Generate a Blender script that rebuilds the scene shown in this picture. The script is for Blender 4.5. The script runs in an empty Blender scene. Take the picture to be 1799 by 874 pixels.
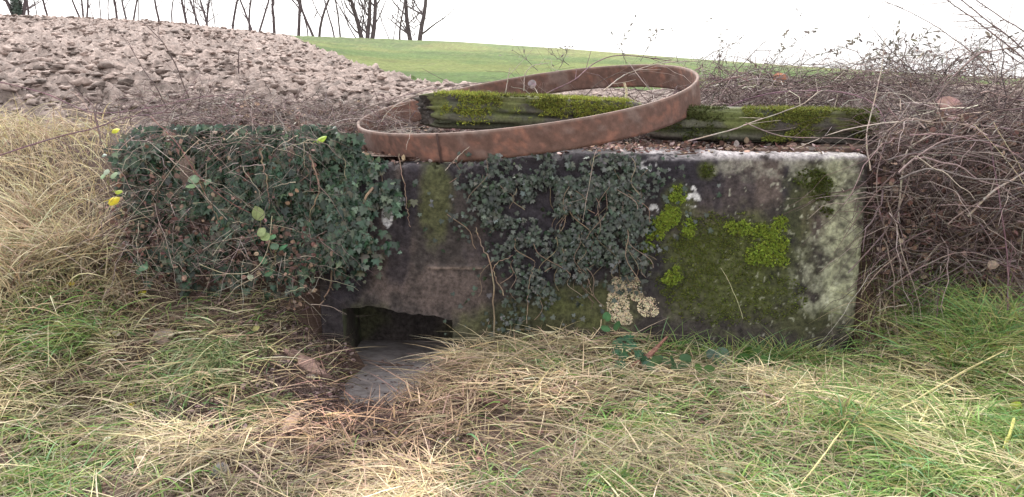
import bpy, math, random
import numpy as np
from mathutils import Vector
random.seed(7)
rng = np.random.default_rng(7)
S = bpy.context.scene
col = S.collection
# ------------------------------------------------------------------ camera
F, PITCH, CH = 1412.0, math.radians(12.5), 1.35
cam = bpy.data.objects.new('camera', bpy.data.cameras.new('camera'))
col.objects.link(cam); S.camera = cam
cam.location = (0, 0, CH); cam.rotation_euler = (math.radians(90) - PITCH, 0, 0)
cam.data.sensor_width = 36; cam.data.lens = 36 * F / 1799; cam.data.clip_end = 2000; cam.data.clip_start = .02
cp, sp = math.cos(PITCH), math.sin(PITCH)
def at(u, v, Y):
    a = (u - 899.5) / F; b = (v - 437) / F
    dy = cp - b * sp; dz = -sp - b * cp; k = Y / dy
    return np.array([a * k, Y, CH + dz * k])
def proj(P):
    x, y, z = P[..., 0], P[..., 1], P[..., 2] - CH
    d = np.maximum(y * cp - z * sp, .05)
    return 899.5 + F * x / d, 437 - F * (y * sp + z * cp) / d
# ------------------------------------------------------------------ numpy helpers
def sm(x): x = np.clip(x, 0, 1); return x * x * (3 - 2 * x)
_tab = np.random.default_rng(3).random(65536)
def _h(ix, iy, iz, s):
    return _tab[(ix * 7919 + iy * 15731 + iz * 30011 + s * 977 + (ix * iy ^ iz * 13)) & 65535]
def vn(x, y, z=None, s=0):
    if z is None: z = np.zeros_like(x)
    ix, iy, iz = [np.floor(a).astype(np.int64) for a in (x, y, z)]
    fx, fy, fz = x - ix, y - iy, z - iz
    fx, fy, fz = [a * a * (3 - 2 * a) for a in (fx, fy, fz)]
    r = 0
    for dx in (0, 1):
        for dy in (0, 1):
            for dz in (0, 1):
                w = (fx if dx else 1 - fx) * (fy if dy else 1 - fy) * (fz if dz else 1 - fz)
                r = r + w * _h(ix + dx, iy + dy, iz + dz, s)
    return r
def fbm(x, y, z=None, s=0, o=4, g=.5):
    r, a, t = 0, 1, 0
    for i in range(o):
        k = 2.03 ** i
        r = r + a * vn(x * k + 11.3 * i, y * k + 5.7 * i, None if z is None else z * k, s + i); t += a; a *= g
    return r / t
def unit(v): return v / np.maximum(np.linalg.norm(v, axis=-1, keepdims=True), 1e-9)
def rnd(*s): return rng.random(s if s else None)
def jit(n): return rng.normal(size=(n, 3))
# ------------------------------------------------------------------ mesh building
def mesh_obj(name, V, Fc, mat, parent=None, C=None, smooth=False, loc=None):
    V = np.asarray(V, np.float32).reshape(-1, 3)
    if loc is not None: V = V - np.asarray(loc, np.float32)
    me = bpy.data.meshes.new(name)
    if not isinstance(Fc, list): Fc = [Fc]
    Fc = [np.asarray(f, np.int32) for f in Fc if len(f)]
    me.vertices.add(len(V)); me.vertices.foreach_set('co', V.ravel())
    nl = sum(f.size for f in Fc); npoly = sum(len(f) for f in Fc)
    me.loops.add(nl); me.loops.foreach_set('vertex_index', np.concatenate([f.ravel() for f in Fc]))
    me.polygons.add(npoly)
    tot = np.concatenate([np.full(len(f), f.shape[1], np.int32) for f in Fc])
    me.polygons.foreach_set('loop_start', np.concatenate([[0], np.cumsum(tot)[:-1]]).astype(np.int32))
    if smooth: me.polygons.foreach_set('use_smooth', np.ones(npoly, bool))
    me.update(calc_edges=True); me.validate()
    if C is not None:
        ca = me.color_attributes.new('Col', 'FLOAT_COLOR', 'POINT')
        C4 = np.ones((len(V), 4), np.float32); C4[:, :3] = np.clip(C, 0, 1)
        ca.data.foreach_set('color', C4.ravel())
    me.materials.append(mat)
    o = bpy.data.objects.new(name, me); col.objects.link(o)
    if loc is not None: o.location = [float(c) for c in loc]
    if parent is not None:
        o.parent = parent
        if loc is None: o.location = -parent.location
        else: o.location = Vector([float(c) for c in loc]) - parent.location
    return o
def tag(o, label=None, cat=None, group=None, kind=None):
    for k, v in (('label', label), ('category', cat), ('group', group), ('kind', kind)):
        if v: o[k] = v
    return o
def empty(name, loc, label, cat, group=None):
    o = bpy.data.objects.new(name, None); o.empty_display_size = .1
    col.objects.link(o); o.location = [float(c) for c in loc]
    return tag(o, label, cat, group)
def ribbons(root, dirv, L, W, bend, C, seg=4, tip=None, clampG=True, side=None):
    n = len(root); t = np.linspace(0, 1, seg + 1)
    L = L[:, None, None]; P = root[:, None] + dirv[:, None] * L * t[None, :, None] + bend[:, None] * L * (t ** 2)[None, :, None]
    if clampG:
        g = Gi(P[..., 0], P[..., 1]) + .004
        P[..., 2] = np.maximum(P[..., 2], g)
    T = unit(dirv + bend)
    sd = unit(np.cross(T, jit(n) * .8 + np.array([0, -.6, .8]))) if side is None else side
    w = W[:, None] * np.clip(np.stack([.75 + .5 * t, 1.05 - t], 0).min(0), .06, 1)[None] * .5
    V = np.stack([P - sd[:, None] * w[..., None], P + sd[:, None] * w[..., None]], 2)   # n,seg+1,2,3
    b = (np.arange(n) * (seg + 1) * 2)[:, None] + (np.arange(seg) * 2)[None]
    Q = np.stack([b, b + 1, b + 3, b + 2], -1).reshape(-1, 4)
    if tip is None: tip = C
    CC = C[:, None] * (1 - t)[None, :, None] + tip[:, None] * t[None, :, None]
    CC = np.repeat(CC[:, :, None], 2, 2)
    return V.reshape(-1, 3), Q, CC.reshape(-1, 3)
def merge(parts):
    V, Q, C, off = [], {}, [], 0
    for v, q, c in parts:
        v = np.asarray(v).reshape(-1, 3)
        for f in (q if isinstance(q, list) else [q]):
            if len(f): Q.setdefault(f.shape[1], []).append(np.asarray(f) + off)
        V.append(v); C.append(c); off += len(v)
    return np.concatenate(V), [np.concatenate(q) for q in Q.values()], np.concatenate(C)
def tube(P, R, C, k=5, seed=0):
    """one tube along P (n,3) with radii R; closed ends"""
    P = np.asarray(P, float); n = len(P)
    R = np.broadcast_to(np.asarray(R, float), (n,))
    T = unit(np.gradient(P, axis=0))
    ref = np.array([0.31, .17, .93]) if abs(T[0, 2]) < .8 else np.array([.9, .1, .3])
    A = unit(np.cross(T, ref)); B = np.cross(T, A)
    ang = np.arange(k) * 2 * math.pi / k
    V = P[:, None] + (A[:, None] * np.cos(ang)[None, :, None] + B[:, None] * np.sin(ang)[None, :, None]) * R[:, None, None]
    i = np.arange(n - 1)[:, None] * k; j = np.arange(k)[None]; j2 = (j + 1) % k
    Q = np.stack([i + j, i + j2, i + k + j2, i + k + j], -1).reshape(-1, 4)
    C = np.asarray(C, float)
    C = np.broadcast_to(C, (n, 3)) if C.ndim == 1 else C
    return V.reshape(-1, 3), Q, np.repeat(C, k, 0)
def tubes(P, R, C, k=3):
    """many tubes of equal point count P (n,m,3) R (n,m) C (n,3)"""
    n, m, _ = P.shape
    T = unit(np.gradient(P, axis=1)); A = unit(np.cross(T, np.array([.31, .17, .93]))); B = np.cross(T, A)
    ang = np.arange(k) * 2 * math.pi / k
    V = P[:, :, None] + (A[:, :, None] * np.cos(ang)[:, None] + B[:, :, None] * np.sin(ang)[:, None]) * R[:, :, None, None]
    b = (np.arange(n) * m * k)[:, None, None]; i = (np.arange(m - 1) * k)[None, :, None]; j = np.arange(k)[None, None]; j2 = (j + 1) % k
    Q = np.stack([b + i + j, b + i + j2, b + i + k + j2, b + i + k + j], -1).reshape(-1, 4)
    return V.reshape(-1, 3), Q, np.repeat(C, m * k, 0)
def crm(P, n):
    P = [np.asarray(p, float) for p in P]; P = [2 * P[0] - P[1]] + P + [2 * P[-1] - P[-2]]
    out = []; m = len(P) - 3
    for q in np.linspace(0, m - 1e-6, n):
        i = int(q); t = q - i; a, b, c, d = P[i:i + 4]
        out.append(.5 * (2 * b + (c - a) * t + (2 * a - 5 * b + 4 * c - d) * t * t + (3 * b - a - 3 * c + d) * t ** 3))
    return np.array(out)
def leaf_tpl(kind):
    if kind == 'ivy':
        a = [(0, -.05), (.32, -.18), (.62, .02), (.38, .22), (.60, .55), (.26, .52), (0, 1.0), (-.26, .52), (-.60, .55), (-.38, .22), (-.62, .02), (-.32, -.18)]
    elif kind == 'ovate':
        a = [(0, 0), (.2, .06), (.34, .22), (.40, .42), (.33, .66), (.18, .86), (0, 1.0), (-.18, .86), (-.33, .66), (-.40, .42), (-.34, .22), (-.2, .06)]
    elif kind == 'narrow':
        a = [(0, 0), (.10, .15), (.17, .4), (.12, .75), (0, 1), (-.12, .75), (-.17, .4), (-.10, .15)]
    else:
        a = [(0, .05), (.25, -.05), (.48, .15), (.52, .45), (.4, .78), (.15, .95), (-.15, .95), (-.4, .78), (-.52, .45), (-.48, .15), (-.25, -.05)]
    V = [(x, y, -.35 * abs(x) ** 1.3 + .10 * math.sin(3 * y) * .5) for x, y in a]
    # midrib as two centre points
    V = [(0, .35, .03)] + V
    n = len(a); T = [(0, i + 1, (i + 1) % n + 1) for i in range(n)]
    return np.array(V), np.array(T)
def leaves(kind, P, tipd, nrm, size, C, curl=1.0):
    V0, T0 = leaf_tpl(kind); V0 = V0 * np.array([1, 1, curl])
    n = len(P); tipd = unit(tipd); X = unit(np.cross(tipd, nrm)); Z = np.cross(X, tipd)
    V = P[:, None] + (X[:, None] * V0[None, :, :1] + tipd[:, None] * V0[None, :, 1:2] + Z[:, None] * V0[None, :, 2:]) * size[:, None, None]
    T = T0[None] + (np.arange(n) * len(V0))[:, None, None]
    CC = np.repeat(C[:, None], len(V0), 1).copy(); CC[:, 0] *= 1.25
    return V.reshape(-1, 3), T.reshape(-1, 3), CC.reshape(-1, 3)
def blobs(P, size, C, seed=1, flat=.7, sub=1, rough=.35, nvar=8, wob=None):
    import bmesh
    bm = bmesh.new(); bmesh.ops.create_icosphere(bm, subdivisions=sub, radius=1)
    V0 = np.array([v.co[:] for v in bm.verts]); T0 = np.array([[v.index for v in f.verts] for f in bm.faces]); bm.free()
    var = []
    for k in range(nvar):
        q = V0 * 1.1 + k * 7.1
        r = 1 + rough * 2 * (vn(q[:, 0], q[:, 1], q[:, 2], seed + k) - .5) + rough * (vn(q[:, 0] * 2.3, q[:, 1] * 2.3, q[:, 2] * 2.3, seed + k + 50) - .5)
        var.append(V0 * r[:, None])
    var = np.array(var); n = len(P); idx = rng.integers(0, nvar, n)
    A = unit(jit(n)); B = unit(np.cross(A, jit(n))); Cx = np.cross(A, B)
    V = var[idx]; V = A[:, None] * V[..., :1] + B[:, None] * V[..., 1:2] * .8 + Cx[:, None] * V[..., 2:] * .65
    V[..., 2] *= flat
    V = P[:, None] + V * size[:, None, None]
    T = T0[None] + (np.arange(n) * len(V0))[:, None, None]
    return V.reshape(-1, 3), T.reshape(-1, 3), np.repeat(C, len(V0), 0)
# ------------------------------------------------------------------ materials
def mat_v(name, rough=.8, trans=0, spec=.3, nscale=60, nstr=.35, bump=0, bscale=80, detail=6, metal=0):
    m = bpy.data.materials.new(name); m.use_nodes = True; N = m.node_tree.nodes; K = m.node_tree.links
    N.clear(); out = N.new('ShaderNodeOutputMaterial'); p = N.new('ShaderNodeBsdfPrincipled')
    p.inputs['Roughness'].default_value = rough; p.inputs['Specular IOR Level'].default_value = spec; p.inputs['Metallic'].default_value = metal
    a = N.new('ShaderNodeAttribute'); a.attribute_name = 'Col'
    tc = N.new('ShaderNodeTexCoord'); no = N.new('ShaderNodeTexNoise'); no.inputs['Scale'].default_value = nscale; no.inputs['Detail'].default_value = detail
    no.inputs['Roughness'].default_value = .65
    K.new(tc.outputs['Object'], no.inputs['Vector'])
    mr = N.new('ShaderNodeMapRange'); mr.inputs['From Min'].default_value = .3; mr.inputs['From Max'].default_value = .7
    mr.inputs['To Min'].default_value = 1 - nstr; mr.inputs['To Max'].default_value = 1 + nstr
    K.new(no.outputs['Fac'], mr.inputs['Value'])
    mx = N.new('ShaderNodeVectorMath'); mx.operation = 'SCALE'
    K.new(a.outputs['Color'], mx.inputs[0]); K.new(mr.outputs[0], mx.inputs['Scale'])
    K.new(mx.outputs[0], p.inputs['Base Color'])
    if bump:
        n2 = N.new('ShaderNodeTexNoise'); n2.inputs['Scale'].default_value = bscale; n2.inputs['Detail'].default_value = 8; n2.inputs['Roughness'].default_value = .7
        K.new(tc.outputs['Object'], n2.inputs['Vector'])
        b = N.new('ShaderNodeBump'); b.inputs['Strength'].default_value = 1; b.inputs['Distance'].default_value = bump
        K.new(n2.outputs['Fac'], b.inputs['Height']); K.new(b.outputs[0], p.inputs['Normal'])
    if trans:
        t = N.new('ShaderNodeBsdfTranslucent'); K.new(mx.outputs[0], t.inputs['Color'])
        ms = N.new('ShaderNodeMixShader'); ms.inputs[0].default_value = trans
        K.new(p.outputs[0], ms.inputs[1]); K.new(t.outputs[0], ms.inputs[2]); K.new(ms.outputs[0], out.inputs[0])
    else: K.new(p.outputs[0], out.inputs[0])
    return m
M_soil = mat_v('ploughed_soil', .9, nscale=16, nstr=.45, bump=.05, bscale=12)
M_clod = mat_v('soil_clod', .9, nscale=25, nstr=.35, bump=.015, bscale=30)
M_mud = mat_v('ditch_mud', .85, nscale=40, nstr=.4, bump=.01, bscale=50)
M_field = mat_v('field_grass', .95, spec=.1, nscale=6, nstr=.5, bump=.12, bscale=5)
M_straw = mat_v('straw', .7, .25, .25, nscale=50, nstr=.3)
M_green = mat_v('green_blade', .55, .35, .4, nscale=40, nstr=.25)
M_ivy = mat_v('ivy_leaf', .42, .12, .5, nscale=60, nstr=.3)
M_leaf = mat_v('leaf', .6, .3, .35, nscale=50, nstr=.25)
M_dead = mat_v('dead_leaf', .85, .15, .2, nscale=60, nstr=.35)
M_twig = mat_v('twig_bark', .8, 0, .25, nscale=90, nstr=.3)
M_wall = mat_v('old_concrete', .9, nscale=48, nstr=.62, bump=.006, bscale=70, detail=9)
M_tunnel = mat_v('damp_concrete', .7, nscale=25, nstr=.4, bump=.01, bscale=30)
M_moss = mat_v('moss', .95, .1, .1, nscale=140, nstr=.5, bump=.004, bscale=200)
M_timber = mat_v('weathered_timber', .9, nscale=70, nstr=.4, bump=.004, bscale=90)
M_rust = mat_v('rusty_steel', .82, 0, .35, nscale=30, nstr=.28, bump=.0016, bscale=60, detail=10)
M_bark = mat_v('tree_bark', .95, nscale=5, nstr=.3)
M_wood = mat_v('rotten_wood', .9, nscale=60, nstr=.4, bump=.006, bscale=60)
M_lich = mat_v('lichen_crust', .95, nscale=110, nstr=.35, bump=.006, bscale=130)
def V3(*a): return np.array(a, float)
def cvar(base, n, s=.18, h=.06):
    base = np.asarray(base, float)
    return np.clip(base[None] * (1 + s * rng.normal(size=(n, 1))) * (1 + h * rng.normal(size=(n, 3))), .004, .9)
def pick(pal, n, w=None, s=.18, h=.05):
    pal = np.asarray(pal, float); i = rng.choice(len(pal), n, p=None if w is None else np.asarray(w, float) / sum(w))
    return np.clip(pal[i] * (1 + s * rng.normal(size=(n, 1))) * (1 + h * rng.normal(size=(n, 3))), .004, .9)
# ------------------------------------------------------------------ terrain
WY = 3.60                     # front face of the headwall
WT = at(1300, 272, WY)[2]     # its top
OX0, OX1 = at(603, 580, WY)[0], at(795, 580, WY)[0]
WX0, WX1 = at(556, 400, WY)[0], at(1519, 430, WY)[0]
WZ = -.03                     # water level
RU = np.array([-600, 0, 250, 520, 800, 1000, 1200, 1400, 1600, 1799, 2400.])
RV = np.array([5, 34, 43, 63, 73, 86, 102, 116, 128, 138, 150.])
def low(x, y):
    z = .06 + .05 * (fbm(x * 2.2, y * 2.2, s=4, o=3) - .5) * 2 * .8
    z = z + .25 * sm((-.8 - x) / .4) * sm((y - 2.7) / .8) + .18 * sm((-1.5 - x) / .7)
    z = z + .19 * sm((x - 1.56) / .4) * sm((y - 2.7) / .75) - .055 * sm((x - .5) / .4) * sm((1.75 - x) / .2) * sm((y - 3.1) / .3)
    z = z + .07 * np.exp(-((x - .08) / .26) ** 2 - ((y - 3.15) / .32) ** 2)
    z = z + .06 * np.exp(-((x - .55) / .4) ** 2 - ((y - 3.45) / .25) ** 2)
    yc = np.clip(y, 2.4, 3.7)
    xc = -.47 - .20 * (3.6 - yc); hw = .235 - .22 * np.clip(3.6 - yc, 0, .9)
    xc = xc + .03 * np.sin(y * 9)
    m = sm(1 - (np.abs(x - xc) - hw) / .10) * sm((y - 2.6) / .5)
    bed = -.06 + .02 * (fbm(x * 14, y * 14, s=9) - .5) + .06 * sm((3.22 - y) / .25)
    return z * (1 - m) + bed * m
def high(x, y):
    yy = np.maximum(y, 3.)
    u = 899.5 + F * x / (yy * .98)
    rv = np.interp(u, RU, RV)
    Yr = 45 + 15 * sm((u - 350) / 400)
    zr = CH + (437 - rv - F * math.tan(PITCH)) / F * Yr * .955
    t = (yy - 4.3) / (Yr - 4.3); tc = np.clip(t, 0, 1); k = sm((u - 300) / 450)
    sh = (1.3 * tc - .3 * tc * tc) * (1 - k) + (.12 * tc + .88 * tc ** 2) * k
    z = 1.0 + (zr - 1.0) * sh - .03 * np.maximum(yy - Yr, 0) 
    z = z - .06 * np.exp(-(x / .95) ** 4 - ((yy - 4.35) / .85) ** 4)
    z = z + .05 * sm((x - 1.5) / .8) * np.exp(-((yy - 5) / 2) ** 2)
    return z
def bankY(x):   # where the step up starts, its width
    l = sm((-1.35 - x) / .6); r = sm((x - 1.55) / .4)
    return WY + .03 - .42 * l - .1 * r + .02 * (fbm(x * 5, x * 0 + 3.3, s=2) - .5), .08 + .8 * l + .5 * r + .17 * sm((-.86 - x) / .1)
def G0(x, y):
    b, w = bankY(x)
    t = np.clip((y - b) / w, 0, 1)
    inw = (x > WX0) & (x < WX1)
    t = np.where(inw, t, sm(t))
    z = low(x, y) * (1 - t) + high(x, y) * t
    return z + .04 * (fbm(x * 6, y * 6, s=21) - .5) * (1 - sm((y - 6) / 6)) * np.where(inw & (y < WY + .5), .2, 1) * np.where((x > -1.1) & (x < -.2) & (y < 3.8), .3, 1)
def clodH(x, y):
    f = fbm(x * 3.1, y * 3.1 + .8 * x, s=31, o=5, g=.55)
    r = np.abs(fbm(x * 5.3, y * 6.1, s=51, o=3) - .5) * 2
    far = 1 + .8 * sm((y - 8) / 20)
    c = fbm(x * 6, y * 13, s=33, o=4, g=.65); st = np.floor(c * 7 + f * 3) / 7
    return (.20 * (f - .5) + .05 * (.35 - r) + .11 * (fbm(x * 12, y * 20, s=36, o=3) - .5) + .10 * (st - c * .4 - .4)) * far
PL = (np.array([200, 505, 560, 620, 700, 780, 900, 1300, 1500, 1799, 2500.]), np.array([20, 62, 88, 112, 136, 151, 158, 158, 148, 150, 160.]))
xa = np.sort(np.concatenate([np.linspace(-1, 1, 701), [OX0 / 4.2, OX1 / 4.2]]))
ys = [-6, -4, -2, -.5, .5, 1, 1.4]
y = 1.7
while y < 4.2: ys.append(y); y += .0125
while y < 40: ys.append(y); y *= 1.0065
while y < 420: ys.append(y); y *= 1.03
ys = np.array(sorted(ys + [WY + .03, WY + .11]))
XX = xa[None] * np.maximum(ys, 4.2)[:, None]; YY = np.repeat(ys[:, None], len(xa), 1)
ZZ = G0(XX, YY)
UU, VV = proj(np.stack([XX, YY, ZZ], -1))
isgreen = (VV + 9 * (fbm(XX * 1.7, YY * 1.2, s=63) - .5) + 5 * (fbm(XX * 7, YY * 6, s=64) - .5) < np.interp(UU, *PL)) & (YY > 9) & (UU > 490) | (YY > 75)
bk, bw = bankY(XX)
plough = (YY > bk + bw + .15) & ~isgreen
pm = sm((YY - (bk + bw + .1)) / .8) * sm((1250 - UU) / 300) * (1 - .9 * np.exp(-(XX / 1.) ** 4 - ((YY - 4.35) / .9) ** 4))
ZZ = ZZ + np.where(plough, clodH(XX, YY) * pm, 0)
n0 = fbm(XX * 1.5, YY * 1.5, s=61); n1 = fbm(XX * 9, YY * 9, s=71); n2 = fbm(XX * .4, YY * .4, s=75)
Vt = np.stack([XX, YY, ZZ], -1).reshape(-1, 3)
ri, ci = np.meshgrid(np.arange(len(ys) - 1), np.arange(len(xa) - 1), indexing='ij')
fq = np.stack([ri * len(xa) + ci, ri * len(xa) + ci + 1, (ri + 1) * len(xa) + ci + 1, (ri + 1) * len(xa) + ci], -1)
fy = YY[:-1, :-1]; fx = (XX[:-1, :-1] + XX[1:, 1:]) / 2; fyc = (YY[:-1, :-1] + YY[1:, 1:]) / 2
hole = (fx > OX0) & (fx < OX1) & (fyc > WY + .03) & (fyc < WY + .11)
kind = np.where(isgreen[:-1, :-1], 1, np.where(plough[:-1, :-1], 0, 2)); kind[hole] = 9
tosoil = sm((YY - 4) / 6)
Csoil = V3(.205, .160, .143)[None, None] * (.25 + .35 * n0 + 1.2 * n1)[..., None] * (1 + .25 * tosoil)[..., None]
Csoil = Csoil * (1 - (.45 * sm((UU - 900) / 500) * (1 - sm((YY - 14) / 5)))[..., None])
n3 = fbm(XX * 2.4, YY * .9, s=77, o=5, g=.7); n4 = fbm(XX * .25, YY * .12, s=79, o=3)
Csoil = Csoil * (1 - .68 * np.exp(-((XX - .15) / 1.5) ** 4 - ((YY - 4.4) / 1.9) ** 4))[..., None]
Cg = V3(.090, .140, .046)[None, None] * (.35 + .5 * n2 + .8 * n3)[..., None] + V3(.05, .03, .01) * sm((n4 - .4) / .25)[..., None] - V3(.03, .05, .01) * sm((n3 - .55) / .1)[..., None] + V3(.03, .02, .015) * sm((n1 - .45) / .3)[..., None] + V3(.06, .05, .045) * sm((YY - 30) / 35)[..., None]
Cm = V3(.095, .062, .05)[None, None] * (.4 + .6 * n1 + .6 * n0)[..., None]
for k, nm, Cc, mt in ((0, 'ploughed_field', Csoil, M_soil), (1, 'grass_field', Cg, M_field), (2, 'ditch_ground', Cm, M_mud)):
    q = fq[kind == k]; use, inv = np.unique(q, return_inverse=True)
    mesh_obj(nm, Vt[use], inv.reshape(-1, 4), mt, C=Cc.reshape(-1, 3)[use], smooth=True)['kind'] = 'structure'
# fast height lookup for the near part
gx = np.linspace(-4.2, 4.2, 900); gy = np.linspace(1.2, 7, 640)
GX, GY = np.meshgrid(gx, gy); GH = G0(GX, GY)
def Gi(x, y):
    a = np.clip((x + 4.2) / 8.4 * 899, 0, 898.99); b = np.clip((y - 1.2) / 5.8 * 639, 0, 638.99)
    i = a.astype(int); j = b.astype(int); fa = a - i; fb = b - j
    return (GH[j, i] * (1 - fa) + GH[j, i + 1] * fa) * (1 - fb) + (GH[j + 1, i] * (1 - fa) + GH[j + 1, i + 1] * fa) * fb
def Gfull(x, y):
    z = G0(x, y); b, w = bankY(x); u, v = proj(np.stack([x, y, z], -1))
    return z + clodH(x, y) * sm((y - (b + w + .1)) / .8) * sm((1250 - u) / 300) * (1 - .9 * np.exp(-(x / 1.) ** 4 - ((y - 4.35) / .9) ** 4))
def gpt(u, v, dz=0.):
    """ground point seen at pixel"""
    for Y in np.arange(2.0, 7, .01):
        p = at(u, v, Y)
        if p[2] <= Gi(p[:1], p[1:2])[0] + dz: break
    return p
# clods
n = 36000
yy = 4.0 * (45 / 4.0) ** (rnd(n) ** .8); xx = (rnd(n) * 2 - 1) * .85 * yy
zz = Gfull(xx, yy); u, v = proj(np.stack([xx, yy, zz], -1))
b, w = bankY(xx)
ok = (v > np.interp(u, *PL) - 2) & (yy > b + w + .35) & (rnd(n) < .08 + .92 * sm((1050 - u) / 300)) & ((u < 1250) | (yy < 15)) & (yy > 4.5)
xx, yy, zz = xx[ok], yy[ok], zz[ok]; n = len(xx)
sz = (.009 + .040 * rnd(n) ** 3.2) * (1 + yy / 14)
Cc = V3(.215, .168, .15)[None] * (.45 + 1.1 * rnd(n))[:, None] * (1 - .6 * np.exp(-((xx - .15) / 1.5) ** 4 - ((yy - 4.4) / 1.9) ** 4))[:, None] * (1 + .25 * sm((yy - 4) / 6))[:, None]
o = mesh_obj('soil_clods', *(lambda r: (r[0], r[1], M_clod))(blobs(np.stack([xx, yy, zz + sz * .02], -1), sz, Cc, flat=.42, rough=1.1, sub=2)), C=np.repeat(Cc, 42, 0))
tag(o, 'pale brown clods of turned soil over the ploughed field', 'soil clods', kind='stuff')
# ------------------------------------------------------------------ headwall
def blob(u, v, cu, cv, ru, rv, nz, e=.35):
    return sm((1 - np.sqrt(((u - cu) / ru) ** 2 + ((v - cv) / rv) ** 2) + (nz - .5) * 1.5) / e)
def wallcol(P):
    u, v = proj(P); x, y, z = P[..., 0], P[..., 1], P[..., 2]
    a = fbm(x * 6, z * 6, y * 6, s=81, o=5, g=.6); b = fbm(x * 22, z * 22, y * 22, s=91, o=4, g=.6); c = fbm(x * 60, z * 60, y * 60, s=95, o=2)
    d = fbm(x * 14, z * 3, y * 14, s=97, o=4)
    C = V3(.066, .055, .053) * (.1 + .8 * a + .7 * b)[..., None] * (.6 + .75 * d)[..., None]
    def mix(C, k, m): m = np.clip(m, 0, 1)[..., None]; return C * (1 - m) + np.asarray(k) * m * (.6 + .8 * b)[..., None]
    for (cu, cv, ru, rv, s) in ((680, 460, 60, 90, .7), (790, 510, 110, 60, .85), (860, 420, 50, 60, .5), (1270, 360, 60, 50, .6), (720, 300, 30, 40, .6), (1330, 320, 130, 60, .9), (1260, 350, 60, 60, .8), (1440, 380, 60, 60, .6), (1050, 560, 90, 30, .4), (870, 585, 60, 30, .5)):
        C = mix(C, (.13, .098, .088), blob(u, v, cu, cv, ru, rv, a * .5 + b * .5, .5) * s * .75)
    for (cu, cv, ru, rv, s) in ((720, 340, 22, 90, .75), (610, 470, 45, 110, .8), (900, 290, 260, 45, .75), (1160, 310, 110, 75, .85), (1150, 470, 60, 70, .7), (660, 300, 40, 60, .5), (1390, 380, 22, 140, .9), (1180, 290, 70, 40, .8), (700, 430, 30, 90, .7), (1360, 500, 60, 40, .8), (1290, 340, 50, 70, .6), (950, 400, 150, 140, .8), (620, 380, 60, 120, .6), (1000, 420, 130, 120, .5), (580, 560, 60, 50, .5), (1240, 320, 40, 70, .5)):
        C = mix(C, (.030, .026, .034), blob(u, v, cu, cv, ru, rv, d * .5 + a * .5) * s)
    for (cu, cv, ru, rv, s) in ((765, 350, 38, 110, .7), (1290, 470, 190, 130, .95), (1050, 540, 120, 60, .7), (950, 560, 160, 45, .6), (640, 560, 60, 40, .5), (1430, 320, 60, 45, .9), (1240, 300, 25, 22, .9), (1190, 360, 40, 50, .8), (1410, 560, 90, 40, .6), (860, 590, 100, 40, .4), (1400, 380, 40, 80, .5)):
        C = mix(C, (.080, .090, .030), blob(u, v, cu, cv, ru, rv, a * .6 + b * .4, .6) * s * .9)
    pale = blob(u, v, 1482, 420, 48, 185, a, .6); C = mix(C, (.42, .43, .29), pale * sm((b * .45 + a * .3 + c * .25 - .26) / .34) * .85)
    pale = blob(u, v, 1425, 485, 42, 80, b, .6); C = mix(C, (.30, .30, .23), pale * sm((b - .40) / .2) * .6)
    pale = blob(u, v, 1370, 290, 130, 30, b, .6); C = mix(C, (.26, .25, .21), pale * sm((b - .38) / .25) * .6)
    top = sm((z - WTf(x) + .035) / .03) * sm((u - 1050) / 120); C = mix(C, (.38, .35, .36), top * sm((a + b - .75) / .2) * .85)  # pale lichen tone that also paints a highlight along the top edge
    for (cu, cv, ru, rv) in ((692, 350, 22, 36), (680, 385, 9, 22), (1122, 325, 14, 40), (1212, 345, 16, 24), (1148, 370, 10, 14), (1225, 350, 8, 14), (1135, 290, 20, 14)):
        C = mix(C, (.5, .49, .5), blob(u, v, cu, cv, ru, rv, b, .2) * sm((c - .48) / .1))
    spots = sm((c - .79 + .08 * sm((u - 1250) / 200)) / .04) * sm((u - 1150) / 150); C = mix(C, (.5, .5, .4), spots * .45)
    ln = np.exp(-((v - 471 + 4 * (a - .5)) / 2.2) ** 2) * sm((u - 740) / 20) * sm((865 - u) / 20); C = mix(C, (.26, .2, .17), ln * .8)
    j = np.exp(-((u - 706 - 8 * (d - .5)) / 2.0) ** 2) * sm((400 - v) / 30); C = mix(C, (.012, .011, .013), j * .8)
    return C
def walldisp(P):
    x, y, z = P[..., 0], P[..., 1], P[..., 2]; u, v = proj(P)
    d = .022 * (fbm(x * 3, z * 3, y * 3, s=101) - .5) + .014 * (fbm(x * 13, z * 13, y * 13, s=105, o=4, g=.6) - .5)
    d = d + .008 * np.exp(-((v - 470) / 4.) ** 2) * sm((u - 740) / 20) * sm((865 - u) / 20) - .012 * np.exp(-((u - 706) / 3.) ** 2) * sm((430 - v) / 60)
    d = d + .012 * sm((z - .42) / .02) * sm((x + .4) / .05) * .0
    return d
TH = .40
def WTf(x): return WT - .045 * sm((.15 - x) / .45)
cr = .05
def opening_top(x):
    px = np.array([603, 640, 655, 690, 720, 760, 795]); pz = np.array([544, 539, 537, 546, 552, 556, 563])
    xs_ = np.array([at(a, b, WY)[0] for a, b in zip(px, pz)]); zs_ = np.array([at(a, b, WY)[2] for a, b in zip(px, pz)])
    return np.interp(x, xs_, zs_) + .016 * (fbm(x * 30, x * 0 + 2, s=3, o=3) - .5)
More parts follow.
